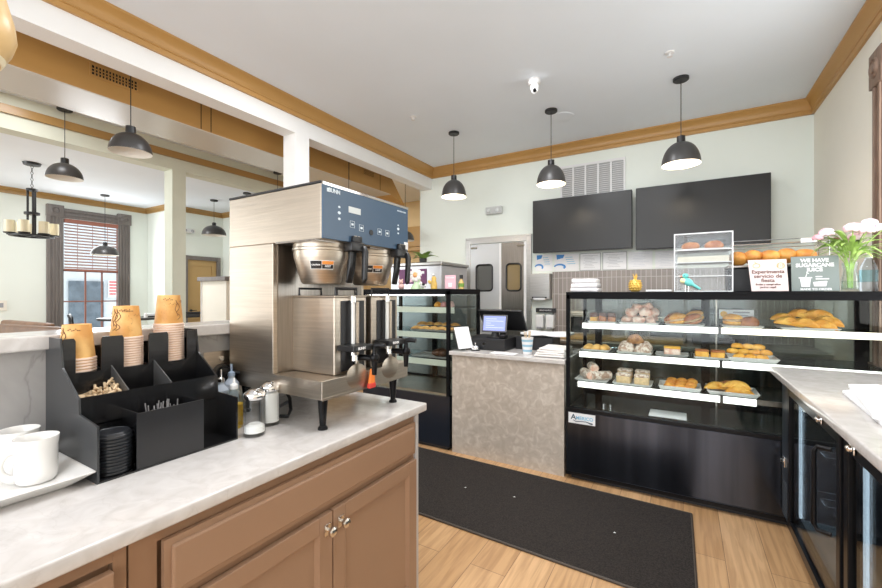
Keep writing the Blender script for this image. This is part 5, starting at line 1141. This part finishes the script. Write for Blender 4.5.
B().box(0.56, 1.02, 0.67, 2.95, 0.151, 0.156).build('floor_liner', MATS['pale_liner'], fr)
for z in (0.36, 0.60):
    b = B()
    for i in range(24): y = 0.70+i*0.094; b.box(0.60, 1.02, y, y+0.006, z, z+0.004)
    for x in (0.60, 0.80, 1.0): b.box(x, x+0.006, 0.70, 2.95, z-0.005, z)
    b.build('wire_shelf', chrome, fr)
ep = B().box(0.508, 0.545, 2.965, 3.135, 0.10, 0.90, 0.003).build('end_cover', mat('blue_black_panel', (0.02, 0.028, 0.036), 0.3), fr)
b = B()
for i in range(9): b.box(0.505, 0.509, 2.99, 3.11, 0.30-i*0.022, 0.306-i*0.022)
b.build('louvres', mat('dark_grey_louvre', (0.06, 0.065, 0.07), 0.4), ep)
B().box(0.500, 0.509, 3.03, 3.075, 0.40, 0.455, 0.003).cyl((0.500, 3.05, 0.435), (0.485, 3.05, 0.435), 0.011, seg=14).build('latch', chrome, ep)
def fridge_door(y0, y1, hy, lk):
    x0, x1 = 0.500, 0.540; f = 0.045
    b = B(); b.box(x0, x1, y0, y0+f, 0.10, 0.885, 0.003); b.box(x0, x1, y1-f, y1, 0.10, 0.885, 0.003); b.box(x0+0.001, x1, y0+f, y1-f, 0.84, 0.884); b.box(x0+0.001, x1, y0+f, y1-f, 0.101, 0.145)
    d_ = b.build('door', black_gl, fr)
    B().box(x0+0.012, x0+0.016, y0+f, y1-f, 0.145, 0.84).build('pane', glassy('blue_tinted_glass', (0.74, 0.82, 0.86), 0.30) if 'blue_tinted_glass' not in MATS else MATS['blue_tinted_glass'], d_)
    B().tube([(x0+0.002, hy-0.02, 0.785), (x0-0.035, hy, 0.785), (x0-0.045, hy+0.005, 0.765), (x0-0.045, hy+0.005, 0.47), (x0-0.035, hy, 0.45), (x0+0.002, hy-0.02, 0.45)], 0.009, 10).build('handle', black_gl, d_, True)
    B().box(x0-0.008, x0, lk-0.03, lk+0.03, 0.855, 0.885, 0.003).sph((x0-0.010, lk, 0.87), 0.012, 12, 8).build('lock', chrome, d_, True)
fridge_door(2.06, 2.955, 2.19, 2.30)
fridge_door(1.14, 2.02, 1.30, 1.92)
fridge_door(0.66, 1.11, 0.80, 0.9)
tag(B().prism([(0.640, 2.52), (0.750, 2.585), (0.93, 2.30), (0.66, 1.78), (0.550, 1.93)], 'z', 0.9775, 0.9935, 0.002).build('white_menu', paper), 'white menu with angled corner lying uppermost on the right worktop', 'menu')
tag(B().prism([(0.600, 2.44), (0.70, 2.56), (0.92, 2.24), (0.64, 1.74), (0.560, 1.88)], 'z', 0.9645, 0.9765, 0.002).build('white_menu', paper), 'white menu lying underneath the other on the right worktop', 'menu')
tag(B().lathe([(0, 0), (0.03, 0), (0.042, 0.11), (0.040, 0.11), (0.028, 0.004), (0, 0.004)], (0.905, 2.62, 0.964), 28).build('paper_cup_tan', kraft, None, True), 'single tan cup on the right worktop at the picture edge', 'cup')
bpy.data.objects['paper_cup_tan'].name = 'tan_cup'

# ------------------------------------------------------------------ on top of the large case
ZT = 1.416
for i in range(3):
    q = B().box(-0.757+0.006*i, -0.555-0.004*i, 3.24, 3.42, ZT+i*0.034, ZT+0.033+i*0.034, 0.010)
    bmesh.ops.subdivide_edges(q.bm, edges=q.bm.edges[:], cuts=2, use_grid_fill=True); q.noisy(0.006, 12, i+4)
    tag(q.build('napkin_pack', mat('white_napkins', (0.82, 0.80, 0.82), 0.6), None, True), 'white wrapped napkin pack, %s of three on the pastry case left end' % ('lowest', 'middle', 'topmost')[i], 'napkins', 'napkin packs on the pastry case')
pa = thing('pineapple_ornament', 'small gold pineapple ornament on top of the pastry case', 'ornament', (-0.303, 3.3, ZT))
b = B().lathe([(0, 0), (0.028, 0.002), (0.038, 0.02), (0.042, 0.045), (0.038, 0.07), (0.024, 0.088), (0, 0.09)], (-0.303, 3.3, ZT), 24)
for k in range(5):
    for j in range(12): a = j*PI/6+(k % 2)*PI/12; zz = 0.016+k*0.016; rr = (0.0365, 0.041, 0.042, 0.040, 0.033)[k]; b.sph((-0.303+rr*math.cos(a), 3.3+rr*math.sin(a), ZT+zz), (0.006, 0.006, 0.006), 8, 5)
b.build('fruit', gold_m, pa, True)
b = B()
for j in range(9): a = j*0.7; b.cyl((-0.303, 3.3, ZT+0.085), (-0.303+0.016*math.cos(a), 3.3+0.016*math.sin(a), ZT+0.118+0.008*(j % 3)), 0.008, 0.001, 8)
b.build('crown', gold_m, pa, True)
tag(B().box(-0.228, -0.070, 3.22, 3.36, ZT+0.001, ZT+0.014, 0.003).build('paper_booklet', paper), 'thin white booklet lying flat on the pastry case before the bread box', 'booklet')

ab = thing('bread_display_box', 'clear acrylic display box with shelves of bread on the pastry case', 'display box', (0.115, 3.45, ZT))
ax0, ax1, ay0, ay1, az1 = -0.056, 0.284, 3.30, 3.60, 1.815
for nm, bx in (('front_sheet', (ax0, ax1, ay0, ay0+0.004, ZT, az1)), ('back_sheet', (ax0, ax1, ay1-0.004, ay1, ZT, az1)), ('side_sheet', (ax0, ax0+0.004, ay0+0.004, ay1-0.004, ZT, az1)), ('side_sheet', (ax1-0.004, ax1, ay0+0.004, ay1-0.004, ZT, az1)), ('top_sheet', (ax0, ax1, ay0, ay1, az1, az1+0.004)), ('shelf_sheet', (ax0+0.005, ax1-0.005, ay0+0.005, ay1-0.005, 1.700, 1.704)), ('shelf_sheet', (ax0+0.005, ax1-0.005, ay0+0.005, ay1-0.005, 1.615, 1.619)), ('shelf_sheet', (ax0+0.005, ax1-0.005, ay0+0.005, ay1-0.005, 1.520, 1.524))):
    B().box(*bx).build(nm, acryl, ab)
b = B(); e_ = mat('bright_acrylic_edge', (0.78, 0.80, 0.82), 0.25); w_ = 0.007
for x in (ax0, ax1-w_): b.box(x, x+w_, ay0-0.002, ay0+0.004, ZT, az1+0.004)
b.box(ax0+w_, ax1-w_, ay0-0.002, ay0+0.004, az1-0.003, az1+0.004); b.box(ax0+w_, ax1-w_, ay0-0.002, ay0+0.004, ZT, ZT+0.006)
for z in (1.700, 1.615, 1.520): b.box(ax0+w_, ax1-w_, ay0-0.001, ay0+0.003, z, z+0.004)
b.build('polished_edges', e_, ab)
B().box(ax0+0.02, ax1-0.02, ay0+0.02, ay1-0.02, 1.6195, 1.66, 0.004).build('cream_liner', mat('cream_card', (0.78, 0.74, 0.62), 0.6), ab)
q = B().box(ax0+0.02, ax1-0.02, ay0+0.015, ay1-0.03, 1.7045, 1.712); bmesh.ops.subdivide_edges(q.bm, edges=q.bm.edges[:], cuts=5, use_grid_fill=True); q.noisy(0.006, 9, 2)
for v in q.bm.verts: v.co.z = max(v.co.z, 1.7045)
tag(q.build('baking_paper', paper, None, True), 'wavy white baking paper on the top shelf of the acrylic box', 'paper')
for i, (x, lb) in enumerate(((0.045, 'glazed brown roll, left of two on the acrylic box top shelf'), (0.185, 'glazed brown roll, right of two on the acrylic box top shelf'))):
    bun(x, 3.41, 1.718, 0.058, 0.045, 0.036, lb, 'glazed rolls in the acrylic box', pastry_o)
# turquoise bird
bd_ = thing('bird_figurine', 'turquoise bird figurine with yellow chest standing before the acrylic box', 'figurine', (0.03, 3.235, ZT))
b = B(); b.sph((0.030, 3.235, 1.480), (0.034, 0.020, 0.024), 18, 12, Matrix.Rotation(R(38), 4, 'Y')); b.sph((0.012, 3.235, 1.523), (0.019, 0.017, 0.017), 16, 10)
b.tube([(0.045, 3.235, 1.470), (0.070, 3.235, 1.452), (0.098, 3.235, 1.432)], [0.014, 0.010, 0.008], 10)
b.build('body', teal_m, bd_, True)
B().sph((-0.002, 3.230, 1.490), (0.018, 0.016, 0.018), 14, 10).build('chest', mat('pale_yellow_glaze', (0.85, 0.80, 0.45), 0.3), bd_, True)
B().cyl((-0.004, 3.235, 1.522), (-0.022, 3.235, 1.517), 0.006, 0.001, 10).build('beak', mat('coral_glaze', (0.85, 0.35, 0.22), 0.3), bd_, True)
B().sph((0.008, 3.219, 1.527), 0.003, 8, 6).build('eye', black_gl, bd_, True)
for x in (0.012, 0.030): B().cyl((x, 3.235, ZT), (x, 3.235, 1.465), 0.002, seg=6).build('leg', chrome, bd_)
# bread rack behind the signs
rk = thing('bread_rack', 'low black warmer with wire rail carrying long breads behind the signs', 'rack', (0.48, 3.62, ZT))
B().box(0.27, 0.78, 3.50, 3.74, ZT, 1.580, 0.006).build('warmer_body', black_mt, rk)
B().box(0.265, 0.79, 3.47, 3.75, 1.581, 1.597, 0.003).build('tray', steel_dark, rk)
b = B()
for z in (1.735, 1.765): b.tube([(0.30, 3.50, z), (0.80, 3.50, z), (0.80, 3.74, z), (0.30, 3.74, z)], 0.003, 6, True)
for x, y in ((0.30, 3.50), (0.80, 3.50), (0.80, 3.74), (0.30, 3.74)): b.cyl((x, y, 1.595), (x, y, 1.765), 0.003, seg=6)
b.build('wire_rail', chrome, rk)
B().box(0.66, 0.74, 3.492, 3.497, 1.735, 1.765).build('label_clip', white_pl, rk)
for i in range(5):
    x = 0.330+i*0.090
    b = B().sph((0, 0, 0), (0.060, 0.105, 0.052), 20, 12).noisy(0.006, 16, i); b.xf(T(x, 3.58, 1.650+0.008*(i % 2), 12*(-1)**i))
    tag(b.build('bread_loaf', mat('orange_crust', (0.78, 0.38, 0.08), 0.45, col2=(0.58, 0.22, 0.04), scale=12), None, True), 'golden crusted loaf, %s of the row on the black warmer' % from_left(i, 5), 'bread', 'golden loaves behind the signs')
# pink sign
s1 = thing('pink_sign', 'pale pink card sign with small drawings and script lettering on the case', 'sign', (0.46, 3.25, ZT))
Ms = T(0.462, 3.25, ZT+0.101, 0, -7)
B().prism([(-0.106, 0.10), (0.086, 0.10), (0.094, -0.10), (-0.088, -0.10)], 'y', -0.003, 0.003).xf(Ms).build('card', sign_pink, s1)
def on_card(Ms, sz, txt, x, z, m, par, bold=0.0003, y=-0.0035, sq_=1.0): return B().text(txt, sz, (x, y, z), '-y', bold, 0.0004, squash=sq_).xf(Ms).build('lettering', m, par)
brn = mat('brown_lettering', (0.12, 0.06, 0.045), 0.6)
for tx, z, sz in (('Experimenta', 0.022, 0.032), ('servicio de', -0.006, 0.032), ('fiesta', -0.033, 0.032), ('Bodas y cumpleaños', -0.058, 0.015), ('¡ordene aquí!', -0.076, 0.015)): on_card(Ms, sz, tx, -0.006, z, brn, s1, 0.0008)
gd = mat('gold_print', (0.65, 0.38, 0.12), 0.6)
B().tube([(-0.062+0.018*math.cos(a*PI/8), -0.0035, 0.062+0.014*math.sin(a*PI/8)) for a in range(16)], 0.002, 5, True).tube([(-0.062, -0.0035, 0.076), (-0.072, -0.0035, 0.090)], 0.002, 5).xf(Ms).build('drink_drawing', gd, s1)
b = B().tube([(0.058+0.018*math.cos(a*PI/8), -0.0035, 0.060+0.018*math.sin(a*PI/8)) for a in range(16)], 0.002, 5, True)
for k in range(3): b.tube([(0.044+k*0.010, -0.0035, 0.052), (0.050+k*0.010, -0.0035, 0.070)], 0.0014, 5)
b.xf(Ms).build('basket_drawing', gd, s1)
# grey sign
s2 = thing('juice_sign', 'grey board sign reading WE HAVE SUGARCANE JUICE on the case', 'sign', (0.69, 3.26, ZT))
Ms = T(0.685, 3.27, ZT+0.107, 0, -7)
B().box(-0.112, 0.106, -0.004, 0.004, -0.107, 0.107, 0.001).xf(Ms).build('board', sign_grey, s2)
for tx, z, sz in (('WE HAVE', 0.080, 0.030), ('SUGARCANE', 0.051, 0.030), ('JUICE', 0.023, 0.030)): on_card(Ms, sz, tx, -0.003, z, paper, s2, 0.0010, -0.0048)
on_card(Ms, 0.018, 'MADE TO ORDER', 0.0, -0.096, paper, s2, 0.0005, -0.0048)
b = B().prism([(-0.072, -0.030), (-0.022, -0.030), (-0.028, -0.080), (-0.066, -0.080)], 'y', -0.006, -0.004); b.box(-0.078, -0.016, -0.006, -0.004, -0.028, -0.022); b.tube([(-0.045, -0.005, -0.022), (-0.040, -0.005, 0.000), (-0.030, -0.005, 0.002)], 0.002, 5); b.xf(Ms).build('cup_drawing', paper, s2)
b = B().prism([(-0.012, -0.052), (0.052, -0.046), (0.046, -0.078), (-0.008, -0.078)], 'y', -0.006, -0.004); b.box(0.0, 0.06, -0.006, -0.004, -0.036, -0.030); b.box(0.0, 0.03, -0.006, -0.004, -0.022, -0.016); b.xf(Ms).build('glass_drawing', paper, s2)
# vase of flowers
vx, vy = 0.845, 3.30
vs = thing('flower_vase', 'clear glass vase with pale pink flowers at the right end of case', 'vase', (vx, vy, ZT))
B().lathe([(0, 0), (0.040, 0), (0.043, 0.01), (0.040, 0.07), (0.030, 0.12), (0.038, 0.17), (0.035, 0.17), (0.027, 0.12), (0.036, 0.07), (0.038, 0.012), (0, 0.010)], (vx, vy, ZT), 32).build('glass_body', glass, vs, True)
B().lathe([(0, 0.011), (0.037, 0.011), (0.0355, 0.06), (0, 0.06)], (vx, vy, ZT), 24).build('water', glassy('pale_water', (0.85, 0.92, 0.85), 0.1), vs, True)
heads = [(0.735, 3.27, 1.762, 0.050, petal), (0.690, 3.25, 1.735, 0.034, mat('rose_petal', (0.85, 0.42, 0.48), 0.6, var=0.2)), (0.850, 3.27, 1.780, 0.058, petal), (0.905, 3.26, 1.765, 0.050, petal), (0.925, 3.30, 1.805, 0.052, mat('white_petal', (0.80, 0.66, 0.74), 0.6)), (0.875, 3.33, 1.735, 0.046, petal), (0.975, 3.28, 1.775, 0.045, MATS['white_petal']), (0.765, 3.29, 1.700, 0.018, petal_d), (0.782, 3.28, 1.725, 0.018, petal_d)]
for i, (x, y, z, r0, m_) in enumerate(heads):
    st_ = B().tube([(vx+random.uniform(-.015, .015), vy, ZT+0.02), (vx+(x-vx)*0.15, vy, ZT+0.17), (vx+(x-vx)*0.6, y, ZT+0.17+(z-ZT-0.17)*0.65), (x, y, z-0.01)], 0.003, 6).build('stem', leaf_l, vs, True)
    b = B()
    for k in range(26):
        a = k*2.399; ph = math.acos(1-1.25*(k+0.5)/26); d_ = Vector((math.sin(ph)*math.cos(a), math.sin(ph)*math.sin(a)*0.8, math.cos(ph)*0.75))
        q = Vector((x, y, z))+d_*r0*0.62
        b.sph(q, (r0*0.36, r0*0.14, r0*0.30), 8, 6, d_.to_track_quat('Y', 'Z').to_matrix().to_4x4())
    b.noisy(0.004, 50, i).build('bloom', m_, st_, True)
b = B()
for k in range(46):
    a = k*2.4; L = random.uniform(0.09, 0.17); e = random.uniform(-0.1, 1.1)
    leaf(b, (vx+0.03*math.cos(a), vy-0.01+0.03*math.sin(a), ZT+0.17+random.uniform(0, 0.13)), (math.cos(a), 0.5*math.sin(a)-0.2, e), L, 0.013)
for k in range(8): leaf(b, (0.76+0.01*k, 3.27, 1.68), (-1, -0.2, -0.15+0.1*k), 0.11, 0.011)
b.build('foliage', mat('fresh_leaf', (0.44, 0.66, 0.16), 0.5, var=0.5, scale=15), vs, True)
wb = thing('water_bottle', 'clear ribbed plastic water bottle with faint green label behind the vase', 'bottle', (0.932, 3.33, ZT))
B().lathe([(0, 0), (0.036, 0), (0.040, 0.01)]+[(0.040-0.003*(k % 2), 0.02+k*0.012) for k in range(10)]+[(0.036, 0.145), (0.022, 0.178), (0.015, 0.190), (0.015, 0.200), (0, 0.20)], (0.932, 3.33, ZT), 28).build('bottle_wall', glassy('bottle_plastic', (0.84, 0.88, 0.93), 0.2), wb, True)
B().cyl((0.932, 3.33, ZT+0.195), (0.932, 3.33, ZT+0.213), 0.017, seg=18).build('cap', white_pl, wb, True)
B().lathe([(0.0405, 0.055), (0.0405, 0.125)], (0.932, 3.33, ZT), 28).build('label_band', glassy('label_film', (0.70, 0.86, 0.86), 0.1), wb, True)

# ------------------------------------------------------------------ on top of the small case
ZS = 1.448
fx = thing('pink_figurine', 'small pink bear figurine at the left of small case top', 'figurine', (-2.55, 3.45, ZS))
B().sph((-2.53, 3.45, ZS+0.03), (0.035, 0.03, 0.032), 16, 10).sph((-2.53, 3.44, ZS+0.078), (0.026, 0.024, 0.024), 16, 10).sph((-2.55, 3.44, ZS+0.10), 0.009, 8, 6).sph((-2.51, 3.44, ZS+0.10), 0.009, 8, 6).build('body', mat('soft_pink', (0.80, 0.50, 0.46), 0.5), fx, True)
ff = thing('flower_ornament', 'large white flower with orange centre in pale green vase on small case', 'ornament', (-2.33, 3.45, ZS))
B().lathe([(0, 0), (0.07, 0), (0.065, 0.02), (0.035, 0.06), (0.028, 0.10), (0.0, 0.10)], (-2.33, 3.45, ZS), 28).build('green_vase', mat('pale_green_ceramic', (0.55, 0.72, 0.45), 0.4), ff, True)
b = B()
for k in range(9): a = k*2*PI/9; b.sph((-2.33+0.045*math.cos(a), 3.42, ZS+0.145+0.045*math.sin(a)), (0.030, 0.012, 0.022), 12, 8, Matrix.Rotation(-a, 4, 'Y'))
b.build('petals', mat('white_ceramic_petal', (0.88, 0.84, 0.80), 0.5), ff, True)
B().sph((-2.33, 3.41, ZS+0.145), (0.026, 0.012, 0.026), 14, 10).build('flower_centre', mat('orange_centre', (0.85, 0.40, 0.15), 0.5), ff, True)
dg = thing('dog_figurine', 'tiny black and white dog figurine beside the green vase', 'figurine', (-2.22, 3.40, ZS))
B().sph((-2.225, 3.40, ZS+0.035), (0.035, 0.018, 0.02), 14, 8).sph((-2.255, 3.40, ZS+0.06), 0.017, 12, 8).build('body', porcelain, dg, True)
B().sph((-2.215, 3.395, ZS+0.045), (0.018, 0.017, 0.014), 12, 8).build('dark_patch', black_gl, dg, True)
for x in (-2.245, -2.205): B().cyl((x, 3.40, ZS), (x, 3.40, ZS+0.03), 0.006, seg=8).build('leg', porcelain, dg, True)
yb_ = thing('yellow_figurine', 'golden yellow bird shaped figurine on the small case top', 'figurine', (-2.13, 3.45, ZS))
B().lathe([(0, 0), (0.030, 0), (0.034, 0.03), (0.028, 0.07), (0.022, 0.085), (0.026, 0.105), (0.018, 0.125), (0, 0.13)], (-2.13, 3.45, ZS), 22).sph((-2.175, 3.45, ZS+0.07), (0.030, 0.01, 0.018), 12, 8, Matrix.Rotation(R(25), 4, 'Y')).build('body', mat('mustard_glaze', (0.80, 0.52, 0.12), 0.35, var=0.3, scale=20), yb_, True)
B().sph((-2.13, 3.44, ZS+0.14), (0.016, 0.014, 0.012), 12, 8).build('white_cap', porcelain, yb_, True)
pkc = thing('pink_card', 'upright pink card with white heart patch on the small case top', 'card', (-1.95, 3.45, ZS))
B().box(-2.005, -1.885, 3.45, 3.46, ZS, ZS+0.135, 0.002).build('card', mat('pink_print', (0.85, 0.52, 0.58), 0.5), pkc); B().box(-1.965, -1.925, 3.447, 3.45, ZS+0.02, ZS+0.06).box(-1.99, -1.90, 3.447, 3.45, ZS+0.105, ZS+0.112).build('white_patch', paper, pkc)
bb = thing('sauce_bottle', 'small amber bottle with black cap and green label on small case right end', 'bottle', (-1.84, 3.48, ZS))
B().lathe([(0, 0), (0.026, 0), (0.028, 0.06), (0.014, 0.085), (0.012, 0.10), (0, 0.10)], (-1.84, 3.48, ZS), 20).build('amber_body', mat('amber_sauce', (0.65, 0.42, 0.15), 0.3), bb, True)
B().lathe([(0.0285, 0.02), (0.0292, 0.055)], (-1.84, 3.48, ZS), 20).build('green_label', leaf_m, bb, True)
B().cyl((-1.84, 3.48, ZS+0.098), (-1.84, 3.48, ZS+0.135), 0.017, seg=16).build('cap', black_pl, bb, True)
